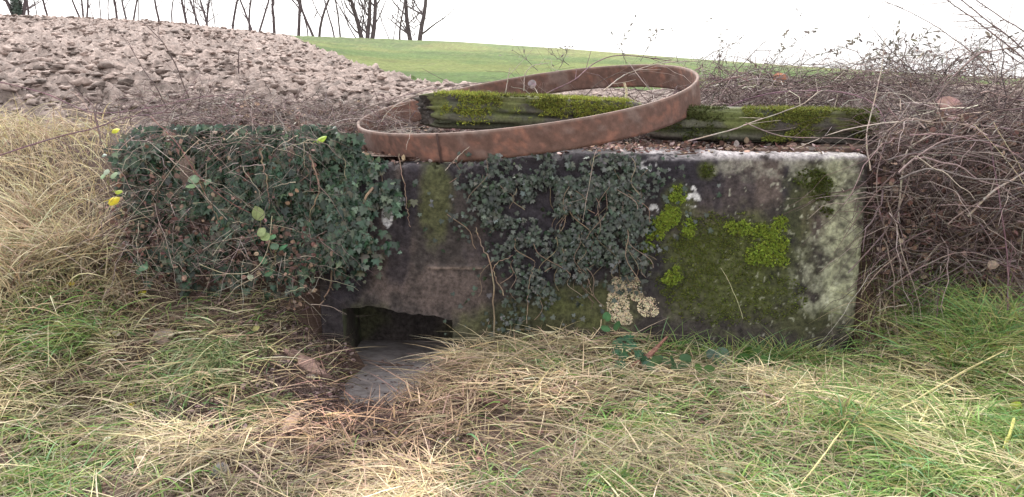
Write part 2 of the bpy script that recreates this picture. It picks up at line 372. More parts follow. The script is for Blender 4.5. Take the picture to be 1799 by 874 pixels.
def patch(per, zb, nrm, loc, parent, name):
    """per (n,2) perimeter xy, zb (n,), nrm (n,2)"""
    n = len(per); Tv = np.linspace(0, 1, 150)
    r = .03; zt = WTf(per[:, 0]) - r; chip = .022 * sm((fbm(per[:, 0] * 9, per[:, 1] * 9, s=301, o=4, g=.65) - .54) / .1)
    rows = []
    for t in Tv: rows.append(np.stack([per[:, 0], per[:, 1], zb + (zt - zb) * t], -1))
    nr = [np.stack([nrm[:, 0], nrm[:, 1], 0 * zb], -1)] * len(Tv)
    for a in np.linspace(0, math.pi / 2, 6)[1:]:
        rows.append(np.stack([per[:, 0] - nrm[:, 0] * r * (1 - math.cos(a)), per[:, 1] - nrm[:, 1] * r * (1 - math.cos(a)), 0 * zb + zt + r * math.sin(a) - chip * math.sin(a)], -1))
        nr.append(np.stack([nrm[:, 0] * math.cos(a), nrm[:, 1] * math.cos(a), 0 * zb + math.sin(a)], -1))
    last = rows[-1]; spine = np.stack([np.clip(per[:, 0], WX0 + .2, WX1 - .2), 0 * zb + WY + TH / 2, WTf(np.clip(per[:, 0], WX0 + .2, WX1 - .2))], -1)
    for t in np.linspace(0, 1, 26)[1:]:
        rows.append(last * (1 - t) + spine * t); nr.append(np.stack([0 * zb, 0 * zb, 1 + 0 * zb], -1))
    P = np.array(rows); N = np.array(nr)
    C = wallcol(P); P = P + N * walldisp(P)[..., None]
    m = len(rows); i, j = np.meshgrid(np.arange(m - 1), np.arange(n - 1), indexing='ij')
    q = np.stack([i * n + j, i * n + j + 1, (i + 1) * n + j + 1, (i + 1) * n + j], -1).reshape(-1, 4)
    return P.reshape(-1, 3), q, C.reshape(-1, 3)
def seg(a, b, n): return np.linspace(a, b, n)
ya = WY
def front(x0, x1, n): x = seg(x0, x1, n); return np.stack([x, x * 0 + ya], -1), np.tile([0., -1.], (n, 1))
p1, n1_ = front(WX0, OX0, 24); p2, n2_ = front(OX0, OX1, 90); p3, n3_ = front(OX1, WX1 - cr, 330)
angs = np.linspace(-90, 0, 12)[1:] * math.pi / 180
ca = np.stack([WX1 - cr + cr * np.cos(angs), ya + cr + cr * np.sin(angs)], -1); cn = np.stack([np.cos(angs), np.sin(angs)], -1)
sy = seg(ya + cr, ya + TH, 60)[1:]; sd_ = np.stack([sy * 0 + WX1, sy], -1); sn = np.tile([1., 0.], (len(sy), 1))
bx = seg(WX1, WX0, 120); bk_ = np.stack([bx, bx * 0 + ya + TH], -1); bn = np.tile([0., 1.], (len(bx), 1))
p3 = np.concatenate([p3, ca, sd_, bk_[1:]]); n3_ = np.concatenate([n3_, cn, sn, bn[1:]])
lx = seg(ya + TH, ya, 30); pl = np.stack([lx * 0 + WX0, lx], -1); nl_ = np.tile([-1., 0.], (30, 1))
p1 = np.concatenate([pl, p1[1:]]); n1_ = np.concatenate([nl_, n1_[1:]])
wl = (WX0, WY, 0)
wall = empty('headwall', (0, WY + .2, 0), 'old mossy concrete headwall over the culvert, streaked with black stains and pale lichen', 'concrete wall')
V, Q, C = merge([patch(p1, np.full(len(p1), -.1), n1_, None, None, ''), patch(p2, opening_top(p2[:, 0]), n2_, None, None, ''), patch(p3, np.full(len(p3), -.1), n3_, None, None, '')])
mesh_obj('concrete_slab', V, Q, M_wall, wall, C=C, smooth=True)
# culvert tunnel behind the opening
ox = seg(OX0, OX1, 90); oz = opening_top(ox); path = [(OX0, z) for z in seg(-.1, oz[0], 30)[:-1]] + list(zip(ox, oz)) + [(OX1, z) for z in seg(oz[-1], -.1, 30)[1:]]
path = np.array(path); dep = np.concatenate([[0, .01], seg(.03, TH, 30), seg(TH, 2.2, 40)[1:]])
P = np.stack([np.repeat(path[None, :, 0], len(dep), 0), WY + np.repeat(dep[:, None], len(path), 1), np.repeat(path[None, :, 1], len(dep), 0)], -1)
nn = .03 * (fbm(P[..., 0] * 9, P[..., 1] * 9, P[..., 2] * 9, s=111) - .5) * sm(dep / .1)[:, None]
P[..., 2] += nn; P[..., 0] += nn
P[..., 0] += (np.where(path[:, 0] < (OX0 + OX1) / 2, -1, 1) * .0)[None]
m, n = P.shape[:2]; i, j = np.meshgrid(np.arange(m - 1), np.arange(n - 1), indexing='ij')
q = np.stack([i * n + j, i * n + j + 1, (i + 1) * n + j + 1, (i + 1) * n + j], -1).reshape(-1, 4)
a = fbm(P[..., 0] * 8, P[..., 1] * 8, P[..., 2] * 8, s=113)
C = V3(.06, .052, .045) * (.4 + 1.2 * a)[..., None] + V3(.01, .03, 0) * sm((a - .5) / .2)[..., None]
mesh_obj('culvert_lining', P, q, M_tunnel, wall, C=C.reshape(-1, 3), smooth=True)
# back end of the tunnel: dark box, its colour standing in for the unlit void
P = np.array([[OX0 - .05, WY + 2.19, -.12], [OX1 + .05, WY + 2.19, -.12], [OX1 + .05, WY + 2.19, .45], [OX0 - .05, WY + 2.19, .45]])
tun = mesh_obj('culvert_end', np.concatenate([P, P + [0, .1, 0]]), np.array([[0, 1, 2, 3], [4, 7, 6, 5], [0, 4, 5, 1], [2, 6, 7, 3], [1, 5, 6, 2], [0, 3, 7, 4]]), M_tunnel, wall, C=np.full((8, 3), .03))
# lichen crust: two raised pale patches low on the wall
def crust(cells, name, C0, parent, mat, th=.012, dens=9000, bs=.006, soft=1.):
    P = []
    for cu, cv, ru, rv in cells:
        n = int(dens * ru * rv / 2500)
        r = np.sqrt(rnd(n)); a = rnd(n) * 2 * math.pi
        u = cu + ru * r * np.cos(a); v = cv + rv * r * np.sin(a)
        k = .6 * fbm(u / 12, v / 12, s=7) + .4 * fbm(u / 34, v / 34, s=8) > .33 + (.34 if soft else .12) * np.maximum(r - .45, 0) + .05 * rng.normal(size=n)
        for uu, vv in zip(u[k], v[k]): P.append(at(uu, vv, WY))
    P = np.array(P); n = len(P)
    P[:, 1] -= th * (.1 + .9 * fbm(P[:, 0] * 30, P[:, 2] * 30, s=5)) + walldisp(P) * 1.0
    return blobs(P, bs * (.4 + 1.1 * rnd(n) ** 1.5), cvar(C0, n, .2) * (.65 + .7 * fbm(P[:, 0] * 14, P[:, 2] * 14, s=17))[:, None], sub=1, flat=.9)
V, Q, C = crust(((1098, 500, 26, 18), (1086, 535, 20, 36), (1140, 540, 20, 18), (1118, 520, 12, 10), (1098, 560, 14, 12)), 'l', (.62, .53, .38), wall, M_lich, .004, 4200, .0038, 0)
mesh_obj('lichen_crust', V, Q, M_lich, wall, C=C)['label'] = 'cream crust of lichen like popcorn low on the wall'
# moss cushions
BRI = (.21, .27, .045); DUL = (.11, .13, .034)
def mosspatch(cells, c, dens, bs, th):
    a = crust(cells, 'm', c, wall, M_moss, th, dens, bs)
    return a
def moss(label, cells, c, dens=1400, bs=.006, th=.016):
    V, Q, C = mosspatch(cells, c, dens, bs, th)
    # fuzz of short shoots over the cushions
    n = len(V) // 12; P = V.reshape(n, 12, 3).mean(1); P = np.repeat(P, 7, 0) + jit(n * 7) * bs * .6
    d = unit(jit(n * 7) * .6 + [0, -1, .5])
    R = ribbons(P, d, bs * (1.2 + rnd(n * 7)), np.full(n * 7, bs * .35), jit(n * 7) * .2, cvar(np.array(c) * 1.25, n * 7, .3, .1), 2, clampG=False)
    V, Q, C = merge([(V, Q, C), R])
    mesh_obj('moss', V, Q, M_moss, wall, C=C)['label'] = label
moss('bright moss cushions climbing in a chain left of the wall middle', ((1190, 342, 16, 18), (1178, 378, 18, 20), (1150, 408, 20, 16), (1136, 434, 14, 10), (1210, 402, 14, 18), (1165, 392, 20, 16)), BRI)
moss('small round bright moss cushion above the cream lichen', ((1180, 484, 20, 18),), BRI)
moss('broad dull moss mat across the wall', ((1285, 430, 95, 60), (1240, 420, 60, 50), (1290, 520, 130, 55), (1200, 470, 60, 60)), DUL, 480, .0042, .006)
moss('bright moss cushions at the edge of the broad mat', ((1368, 395, 18, 18), (1362, 430, 24, 22), (1362, 458, 24, 12), (1325, 445, 24, 20), (1300, 400, 30, 14), (1340, 410, 20, 16)), BRI)
moss('dark moss below the top right corner of the wall', ((1420, 315, 34, 18), (1448, 335, 24, 24), (1242, 300, 14, 14), (1450, 370, 14, 12)), (.065, .08, .02), 900, .005, .008)
# ------------------------------------------------------------------ shallow water
wx = np.linspace(-1.3, 0.1, 60); wy = np.linspace(3.02, WY + 2.19, 80); X, Yy = np.meshgrid(wx, wy)
msk = (np.abs(X - (-.52 - .12 * (3.6 - np.clip(Yy, 2.4, 3.7)))) < .40)
P = np.stack([X, Yy, X * 0 + WZ], -1); ii, jj = np.meshgrid(np.arange(79), np.arange(59), indexing='ij')
q = np.stack([ii * 60 + jj, ii * 60 + jj + 1, (ii + 1) * 60 + jj + 1, (ii + 1) * 60 + jj], -1)
q = q[msk[:-1, :-1] & ((X[:-1, :-1] > OX0 - .02) & (X[1:, 1:] < OX1 + .02) | (Yy[:-1, :-1] < WY - .02))]
m = bpy.data.materials.new('silty_water'); m.use_nodes = True; N = m.node_tree.nodes; K = m.node_tree.links; p = N['Principled BSDF']
p.inputs['Roughness'].default_value = .22; p.inputs['IOR'].default_value = 1.33
no = N.new('ShaderNodeTexNoise'); no.inputs['Scale'].default_value = 7; no.inputs['Detail'].default_value = 6; cr_ = N.new('ShaderNodeValToRGB')
mp = N.new('ShaderNodeMapping'); mp.inputs['Rotation'].default_value = (0, 0, .7); mp.inputs['Scale'].default_value = (1, 1.7, 1); tc = N.new('ShaderNodeTexCoord')
K.new(tc.outputs['Object'], mp.inputs[0]); K.new(mp.outputs[0], no.inputs[0])
cr_.color_ramp.elements[0].color = (.15, .13, .128, 1); cr_.color_ramp.elements[0].position = .35; cr_.color_ramp.elements[1].color = (.31, .285, .29, 1); cr_.color_ramp.elements[1].position = .6
K.new(no.outputs['Fac'], cr_.inputs[0]); K.new(cr_.outputs[0], p.inputs['Base Color'])
b = N.new('ShaderNodeBump'); b.inputs['Distance'].default_value = .004; no.inputs['Detail'].default_value = 12; no.inputs['Roughness'].default_value = .72; n2 = N.new('ShaderNodeTexNoise'); n2.inputs['Scale'].default_value = 18; n2.inputs['Detail'].default_value = 8
K.new(tc.outputs['Object'], n2.inputs[0]); K.new(n2.outputs['Fac'], b.inputs['Height']); K.new(b.outputs[0], p.inputs['Normal'])
mesh_obj('water', P, q, m, smooth=True)['kind'] = 'structure'
# ------------------------------------------------------------------ rusty ring
RC = V3(0, 4.37, 0); pl_, pr_ = at(632, 212, 4.37), at(1222, 128, 4.37)
pf, pb = at(900, 221, 3.545), at(900, 133, 5.2)
RC = (pl_ + pr_) / 2; RC[1] = 4.37
ex = pr_ - pl_; R1 = np.linalg.norm(ex) / 2; ex = ex / np.linalg.norm(ex)
ey = pb - pf; R2 = np.linalg.norm(ey) / 2; ey = ey - ex * ex.dot(ey); ey = ey / np.linalg.norm(ey)
RC = (RC + (pf + pb) / 2) / 2; RC[0] = (pl_[0] + pr_[0]) / 2
ez = np.cross(ex, ey); hB, tB = .132, .013
na = 360; A = np.arange(na) * 2 * math.pi / na
prof = [(0, 0), (.002, -.002), (0, -hB + .002), (-.002, -hB), (-tB + .002, -hB), (-tB, -hB + .002), (-tB, -.002), (-tB + .002, 0)]
prof = [(r, z) for r, z in prof]
# finer profile on both faces
pr2 = [(0., 0.)] + [(.001, -hB * k / 10) for k in range(1, 10)] + [(0, -hB), (-tB, -hB)] + [(-tB - .001, -hB * (10 - k) / 10) for k in range(1, 10)] + [(-tB, 0.)]
npf = len(pr2); V = np.zeros((na, npf, 3)); C = np.zeros((na, npf, 3))
for k, (dr, dz) in enumerate(pr2):
    wob = .012 * np.sin(2 * A + .5) + .004 * np.sin(5 * A) + .003 * (vn(A * 9, A * 0 + dz * 20, s=3) - .5)
    rr = np.array([np.cos(A) * (R1 + dr), np.sin(A) * (R2 + dr)])
    V[:, k] = RC + ex * (rr[0] + wob * np.cos(A))[:, None] + ey * (rr[1] + wob * np.sin(A))[:, None] + ez * (dz + .008 * np.sin(2 * A))[:, None]
a = fbm(V[..., 0] * 7, V[..., 1] * 7, V[..., 2] * 9, s=121, o=5, g=.6); b = fbm(V[..., 0] * 30, V[..., 1] * 30, V[..., 2] * 30, s=125, o=4, g=.6)
C = V3(.125, .070, .056) * (.40 + .8 * a + .5 * b)[..., None] + V3(.075, .024, .012) * (sm((b - .52) / .12) * sm((a - .42) / .15))[..., None] + V3(.10, .09, .085) * (sm((.44 - a) / .12) * .6)[..., None]
C[:, 0] = C[:, 0] * .6 + V3(.20, .16, .14) * .5; C[:, -1] = C[:, -1] * .6 + V3(.20, .16, .14) * .5
i, j = np.meshgrid(np.arange(na), np.arange(npf), indexing='ij'); i2 = (i + 1) % na; j2 = (j + 1) % npf
q = np.stack([i * npf + j, i * npf + j2, i2 * npf + j2, i2 * npf + j], -1).reshape(-1, 4)
ring = mesh_obj('steel_ring', V, q, M_rust, C=C.reshape(-1, 3), loc=RC)
tag(ring, 'big rusty flat steel ring lying tilted over the mossy timbers and the wall top', 'steel ring')
# welded lap joint plates on the ring (a slim raised seam)
def seam(deg, w=.02):
    aa = math.radians(deg) + np.linspace(-w, w, 6); Vs = []
    for dr, dz in ((.002, .001), (.006, -.004), (.006, -hB + .004), (.002, -hB - .001)):
        for t in aa:
            wob = .012 * math.sin(2 * t + .5) + .004 * math.sin(5 * t)
            Vs.append(RC + ex * (math.cos(t) * (R1 + dr) + wob * math.cos(t)) + ey * (math.sin(t) * (R2 + dr) + wob * math.sin(t)) + ez * (dz + .008 * math.sin(2 * t)))
    q = np.array([[r * 6 + c, r * 6 + c + 1, r * 6 + c + 7, r * 6 + c + 6] for r in range(3) for c in range(5)])
    mesh_obj('weld_seam', np.array(Vs), q, M_rust, ring, C=np.tile([.07, .04, .035], (24, 1)))
seam(242, .006)
# ------------------------------------------------------------------ timbers
def timber(label, p0, p1, w, h, seed, split=0., mosscells=(), roll=0.):
    p0, p1 = np.array(p0), np.array(p1); ax = p1 - p0; Ln = np.linalg.norm(ax); ax = ax / Ln
    sd = unit(np.cross(ax, [0, 0, 1.])); up = np.cross(sd, ax)
    sd, up = sd * math.cos(roll) + up * math.sin(roll), up * math.cos(roll) - sd * math.sin(roll)
    K_ = 72; ns = 160; th = np.arange(K_) * 2 * math.pi / K_
    c, s_ = np.cos(th), np.sin(th); pw = 5
    r = (np.abs(c) ** pw + np.abs(s_) ** pw) ** (-1 / pw); cx, cz = r * c * w / 2, r * s_ * h / 2
    t = np.linspace(0, 1, ns); TT, HH = np.meshgrid(t, th, indexing='ij')
    gx_, gz_ = cx[None] * np.ones_like(TT), cz[None] * np.ones_like(TT); Lp = TT * Ln
    groove = fbm(gx_ * 60 + seed, gz_ * 60, Lp * 1.6, s=131 + seed, o=3) ; groove2 = fbm(gx_ * 34 + seed + .6 * vn(Lp * 3, gz_ * 9, s=5), gz_ * 34, Lp * 2.0, s=139 + seed, o=2)
    big = fbm(gx_ * 8 + seed, gz_ * 8, Lp * 3, s=135 + seed)
    k = 1 - .12 * sm((.47 - groove) / .12) + .10 * (big - .5) - .05 * sm((.42 - groove2) / .1) + .04 * (groove2 - .5) - .05 * sm((.4 - fbm(gx_ * 90 + seed, gz_ * 90, Lp * 4, s=145, o=2)) / .1)
    endz = np.minimum(Lp, Ln - Lp); k = k * (1 - .18 * np.exp(-endz / .03))
    e0 = split * (groove - .5) * np.exp(-Lp / .08) * 2.2 - split * .6 * sm((big - .45) / .2) * np.exp(-Lp / .05)
    Lq = Lp - e0
    P = p0 + ax * Lq[..., None] + sd * (gx_ * k)[..., None] + up * (gz_ * k)[..., None]
    g3 = fbm(gx_ * 60 + seed, gz_ * 60, Lp * 5, s=141, o=4)
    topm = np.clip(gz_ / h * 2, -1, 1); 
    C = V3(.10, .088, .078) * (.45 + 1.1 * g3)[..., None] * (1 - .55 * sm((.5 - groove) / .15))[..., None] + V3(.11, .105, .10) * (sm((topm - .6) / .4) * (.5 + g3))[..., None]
    film = sm((fbm(gx_ * 14 + seed, gz_ * 14, Lp * 7, s=171, o=4, g=.65) - .42) / .14) * sm((topm + .8) / .9) * .75
    C = C * (1 - film[..., None]) + (V3(.13, .14, .04) * (.5 + g3[..., None])) * film[..., None]
    C = C * .78 + V3(.012, .022, .004) * (sm((big - .45) / .2))[..., None]
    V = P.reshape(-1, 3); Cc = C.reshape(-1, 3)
    i, j = np.meshgrid(np.arange(ns - 1), np.arange(K_), indexing='ij'); j2 = (j + 1) % K_
    q = np.stack([i * K_ + j, i * K_ + j2, (i + 1) * K_ + j2, (i + 1) * K_ + j], -1).reshape(-1, 4)
    # end caps in rings
    ex_ = [(V, q, Cc)]
    for e, base in ((0, p0), (1, p1)):
        rimv = P[0] if e == 0 else P[-1]; rings = []
        for f in np.linspace(1, .02, 9):
            cc = base + (rimv - rimv.mean(0)) * f + (rimv.mean(0) - base) 
            nz = fbm((rimv[:, 0] * f) * 40 + 3, rimv[:, 2] * 40 * f + f * 5, s=151, o=3) - .5
            cc = cc + ax * (nz * (.05 if e == 0 else .02) * min(1, (1 - f) * 5))[:, None] * (1 if split else .3)
            rings.append(cc)
        R_ = np.array(rings); i, j = np.meshgrid(np.arange(8), np.arange(K_), indexing='ij'); j2 = (j + 1) % K_
        qq = np.stack([i * K_ + j, i * K_ + j2, (i + 1) * K_ + j2, (i + 1) * K_ + j], -1).reshape(-1, 4)
        ex_.append((R_.reshape(-1, 3), qq, V3(.06, .05, .045)[None] * (.4 + 1.2 * rnd(R_.size // 3))[:, None]))
    V, q, C = merge(ex_)
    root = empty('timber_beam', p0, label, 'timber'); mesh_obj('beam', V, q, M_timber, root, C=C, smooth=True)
    # moss: patches over the top (t0,t1, side range, colour)
    for (t0, t1, x0, x1, cmoss, dens, th_) in mosscells:
        n = int(dens); tt = t0 + (t1 - t0) * rnd(n); ss = x0 + (x1 - x0) * rnd(n)     # ss: -1 bottom of the near face .. 0 top near edge .. 1 far top edge
        nx = np.where(ss > 0, -w / 2 + ss * w, -w / 2 - .002); nz = np.where(ss > 0, h / 2, h / 2 + ss * h)
        ksel = fbm(tt * Ln * 11, ss * 4.5, s=161 + seed, o=4, g=.65)
        ok = ksel > .38 + .34 * (np.abs(tt - (t0 + t1) / 2) / (t1 - t0) * 2) ** 3 + .20 * np.abs(ss) + .05 * rng.normal(size=n)
        ss = ss[ok]; tt = tt[ok]; nx = nx[ok]; nz = nz[ok]; n = len(tt)
        ctr = p0 + ax * (tt * Ln)[:, None]
        sgn = -1 if sd[1] > 0 else 1
        Pm = ctr + sd * (nx * -sgn)[:, None] * .97 + up * (nz * .96)[:, None]
        nrm = np.where((ss > 0)[:, None], up[None], (-sd * -sgn)[None]) + up[None] * .4
        Pm = Pm + unit(nrm) * (th_ * rnd(n) * ksel[ok])[:, None]
        B_ = blobs(Pm, .0055 * (.4 + 1.2 * rnd(n) ** 1.5), cvar(cmoss, n, .22) * (.6 + .8 * ksel[ok])[:, None], flat=.8)
        Pr = np.repeat(Pm, 5, 0) + jit(n * 5) * .004
        Rr = ribbons(Pr, unit(np.repeat(unit(nrm), 5, 0) + jit(n * 5) * .5), .008 + .010 * rnd(n * 5), np.full(n * 5, .0028), jit(n * 5) * .2, cvar(np.array(cmoss) * 1.25, n * 5, .3, .1), 2, clampG=False)
        V, q, C = merge([B_, Rr]); mesh_obj('moss', V, q, M_moss, root, C=C)
    return root
MB = (.23, .25, .055)
a0 = at(745, 193, 3.98); a1 = at(1120, 206, 4.34); a1[2] = a1[2]
timber('weathered split timber with yellow moss, lying inside the ring', a0, a1, .21, .172, 3, .05, ((.02, .40, -.85, .7, MB, 2100, .004), (.2, .6, -.25, .9, (.11, .12, .035), 1600, .010), (.36, .99, -.7, .9, MB, 4200, .005)))
b0 = at(1140, 216, 4.04); b1 = at(1535, 224, 3.96)
timber('long dark mossy timber along the wall top, running out from under the ring', b0, b1, .18, .168, 8, .01, ((-.02, .4, -.98, .2, (.06, .07, .025), 1300, .006), (.40, .85, -.95, .3, (.16, .175, .045), 3000, .007), (.8, 1.0, -.8, .3, (.09, .10, .03), 900, .010)))
# ------------------------------------------------------------------ grass and straw
STR = [(.52, .44, .29), (.45, .365, .235), (.32, .25, .175), (.66, .58, .41), (.22, .165, .125), (.46, .40, .22), (.42, .32, .25)]
GRN = [(.20, .33, .085), (.27, .41, .12), (.12, .23, .06), (.35, .45, .17), (.17, .33, .13)]
def field(u, v, L, base=0.):
    r = np.full(np.shape(u), base, float)
    for cu, cv, ru, rv, s in L: r = np.maximum(r, s * np.exp(-((u - cu) / ru) ** 2 - ((v - cv) / rv) ** 2))
    return r
def scatter(n, x0=-3.0, x1=3.0, y0=1.75, y1=3.6):
    x = x0 + (x1 - x0) * rnd(n); y = y0 + (y1 - y0) * rnd(n); k = np.abs(x) < .82 * y; x, y = x[k], y[k]
    z = Gi(x, y); P = np.stack([x, y, z], -1); u, v = proj(P); return P, u, v
# density of cover: none on water / dark soil under the ivy
def bare(u, v, P):
    x, y = P[:, 0], P[:, 1]; yc = np.clip(y, 2.4, 3.7)
    d = np.abs(x - (-.47 - .20 * (3.6 - yc))) - (.235 - .22 * np.clip(3.6 - yc, 0, .9)); ch = sm(1 - d / .10) * sm((y - 3.0) / .15)
    ch = np.maximum(ch, .9 * np.exp(-((u - 560) / 60) ** 2 - ((v - 590) / 45) ** 2)); ch = np.maximum(ch, .85 * np.exp(-((u - 580) / 110) ** 2 - ((v - 720) / 70) ** 2)); ch = np.maximum(ch, .55 * np.exp(-((u - 1160) / 150) ** 2 - ((v - 622) / 30) ** 2)); ch = np.maximum(ch, .55 * np.exp(-((u - 500) / 60) ** 2 - ((v - 800) / 50) ** 2))
    ch = np.maximum(ch, .95 * np.exp(-((u - 600) / 120) ** 4 - ((v - 725) / 50) ** 4)); ch = np.maximum(ch, .8 * np.exp(-((u - 650) / 90) ** 2 - ((v - 745) / 35) ** 2)); ch = np.maximum(ch, .75 * np.exp(-((u - 330) / 50) ** 2 - ((v - 735) / 22) ** 2))
    ch = np.maximum(ch, .9 * sm((u - 180) / 60) * sm((560 - u) / 60) * sm((500 - v) / 30))
    return np.clip(ch, 0, 1)
GMAP = [(60, 760, 160, 110, .45), (330, 800, 160, 60, .3), (440, 620, 140, 60, .55), (150, 560, 120, 40, .45), (880, 620, 80, 30, .5), (760, 850, 80, 40, .25), (1560, 740, 200, 120, .9), (1250, 700, 90, 50, .45), (1000, 820, 80, 40, .4), (250, 700, 120, 60, .4), (130, 620, 90, 60, .5), (1700, 800, 300, 220, 1.), (1420, 850, 260, 120, .8), (1120, 760, 120, 50, .6), (1130, 850, 150, 50, .6), (1500, 620, 120, 60, .5), (1350, 590, 160, 30, .7), (1700, 600, 120, 70, .85), (380, 640, 140, 50, .65), (60, 850, 110, 60, .9), (440, 730, 90, 60, .35), (20, 620, 60, 140, .7), (90, 540, 100, 50, .45), (960, 640, 130, 40, .35), (1100, 640, 60, 40, .5), (220, 600, 70, 30, .5)]
# 1. matted straw, lying
P, u, v = scatter(135000); n = len(P)
g = field(u, v, GMAP, .04); nz = fbm(P[:, 0] * 4, P[:, 1] * 4, s=201)
pat = fbm(P[:, 0] * 2.6, P[:, 1] * 2.6, s=207, o=3); keep = rnd(n) < (1 - bare(u, v, P)) * (1 - .6 * g) * (.22 + .78 * sm((nz - .34) / .18)) * (.62 + .38 * sm((pat - .38) / .15))
P, u, v, nz, g, pat = [a[keep] for a in (P, u, v, nz, g, pat)]; n = len(P)
ang = 2 * math.pi * 1.4 * fbm(P[:, 0] * 1.3, P[:, 1] * 1.3, s=205, o=2) + rng.normal(size=n) * .75 + (rnd(n) < .45) * rnd(n) * 6.28
lf = np.exp(-((u - 700) / 170) ** 2 - ((v - 770) / 110) ** 2); ang = ang * (1 - lf) + (math.radians(38) + rng.normal(size=n) * .55) * lf
LB = rnd(n) < .38; ang = np.where(LB & (rnd(n) < .55), rnd(n) * 6.28, ang); d = np.stack([np.cos(ang), np.sin(ang), .06 + .24 * rng.random(n) * (1 + LB * .4)], -1); d = unit(d)
h = .045 * rnd(n) ** 1.5 + .03 * sm((nz - .5) / .2); h = np.where(LB, .02 + h * .9, h * .6); P[:, 2] += h
Ln = np.where(LB, .07 + .24 * rnd(n) ** 1.6, .03 + .12 * rnd(n) ** 1.5); dn = 1 - .6 * h / .075
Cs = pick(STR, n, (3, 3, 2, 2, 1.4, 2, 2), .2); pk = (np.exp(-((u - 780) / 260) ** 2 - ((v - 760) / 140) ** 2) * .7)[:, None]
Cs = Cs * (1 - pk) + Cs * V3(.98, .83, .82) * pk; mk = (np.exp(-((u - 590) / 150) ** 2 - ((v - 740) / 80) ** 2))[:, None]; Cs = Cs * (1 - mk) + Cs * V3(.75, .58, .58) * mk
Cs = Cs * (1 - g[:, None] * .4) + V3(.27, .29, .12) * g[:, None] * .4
lowl = (1 - h / .05)[:, None].clip(0, 1); Cs = Cs * np.where(LB, 1.15, .62)[:, None] * (.70 + .72 * sm((pat - .35) / .3))[:, None] * (1 - .16 * sm((v - 740) / 130))[:, None]  # short lower strands darkened: shade between straws put into their colour
sides = unit(np.cross(d, unit(jit(n) * .35 + [0, -.25, 1])))
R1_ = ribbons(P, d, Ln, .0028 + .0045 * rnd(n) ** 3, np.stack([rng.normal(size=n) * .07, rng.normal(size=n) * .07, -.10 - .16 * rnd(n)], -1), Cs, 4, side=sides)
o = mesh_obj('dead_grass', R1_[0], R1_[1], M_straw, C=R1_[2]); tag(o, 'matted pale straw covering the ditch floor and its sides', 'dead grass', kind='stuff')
# 2. upright/arching straw: left bank, foot of the thicket, tussocks
P, u, v = scatter(62000, -3.2, 3.0, 1.75, 4.5); n = len(P)
dens = np.maximum.reduce([field(u, v, [(40, 330, 150, 180, 1.0), (120, 470, 110, 80, .9), (0, 600, 120, 100, .5)]), field(u, v, [(1540, 560, 60, 70, .35), (1700, 560, 140, 50, .5), (1420, 660, 60, 60, .35), (1560, 640, 100, 50, .3)]), np.full(n, .02) * (v > 560), .45 * sm((330 - u) / 200) * (v < 300) * (P[:, 1] < 4.6)])
keep = (rnd(n) < dens) & (rnd(n) > bare(u, v, P) * .9) & ((P[:, 1] < WY - .03) | (P[:, 0] < -1.45)); P, u, v = P[keep], u[keep], v[keep]; n = len(P)
a = rnd(n) * 2 * math.pi; lean = .15 + .55 * rnd(n); d = unit(np.stack([np.cos(a) * lean, np.sin(a) * lean * .8 - .15, np.ones(n)], -1))
lf = sm((400 - u) / 200); Ln = (.08 + .30 * rnd(n) ** 1.5) * (.75 + .45 * lf)
bend = np.stack([d[:, 0] * .5 + rng.normal(size=n) * .25, d[:, 1] * .4 - .1, -.35 - .55 * rnd(n)], -1)
R2_ = ribbons(P, d, Ln, .0032 + .0045 * rnd(n) ** 1.5, bend, pick(STR, n, (3, 3, 2, 3, 1, 2, 1), .18), 6)
o = mesh_obj('tall_dead_grass', R2_[0], R2_[1], M_straw, C=R2_[2]); tag(o, 'tall bleached dry grass standing on the bank at the left and below the brambles', 'dead grass', kind='stuff')
# 3. green grass
P, u, v = scatter(120000, -3.0, 3.0, 1.75, 3.6); n = len(P)
g = field(u, v, GMAP, .16) * (1 - .8 * np.exp(-((u - 720) / 260) ** 2 - ((v - 770) / 110) ** 2)); nz = fbm(P[:, 0] * 7, P[:, 1] * 7, s=211, o=3)
keep = (rnd(n) < g * (.45 + .25 * sm((u - 900) / 400)) * sm((nz - .3) / .22) + .004) & (rnd(n) > bare(u, v, P)) & (P[:, 1] < WY - .02); P, u, v, nz = P[keep], u[keep], v[keep], nz[keep]; n = len(P)
cl = fbm(P[:, 0] * 3, P[:, 1] * 3, s=215, o=2) * 4 * math.pi
a = cl + rng.normal(size=n) * .8; lean = .35 + .75 * rnd(n); d = unit(np.stack([np.cos(a) * lean, np.sin(a) * lean - .1, np.ones(n)], -1))
Ln = (.05 + .17 * rnd(n) ** 1.3) * (1 + .35 * sm((u - 1200) / 400))
bend = np.stack([d[:, 0] * .6, d[:, 1] * .5, -.45 - .5 * rnd(n)], -1)
Cg_ = pick(GRN + [(.34, .36, .15), (.4, .36, .17)], n, (3, 3, 2, 2, 1.5, 1.4, 1), .18, .08)
bl = np.exp(-((u - 400) / 200) ** 2 - ((v - 640) / 60) ** 2)[:, None] * .5; Cg_ = Cg_ * (1 - bl) + V3(.24, .30, .15) * bl
R3_ = ribbons(P, d, Ln, np.where(rnd(n) < .25, .007 + .005 * rnd(n), .0034 + .004 * rnd(n)), bend, Cg_ * .8, 5, tip=Cg_ * 1.2)
o = mesh_obj('green_grass', R3_[0], R3_[1], M_green, C=R3_[2]); tag(o, 'fresh green grass blades growing through the straw', 'grass', kind='stuff')
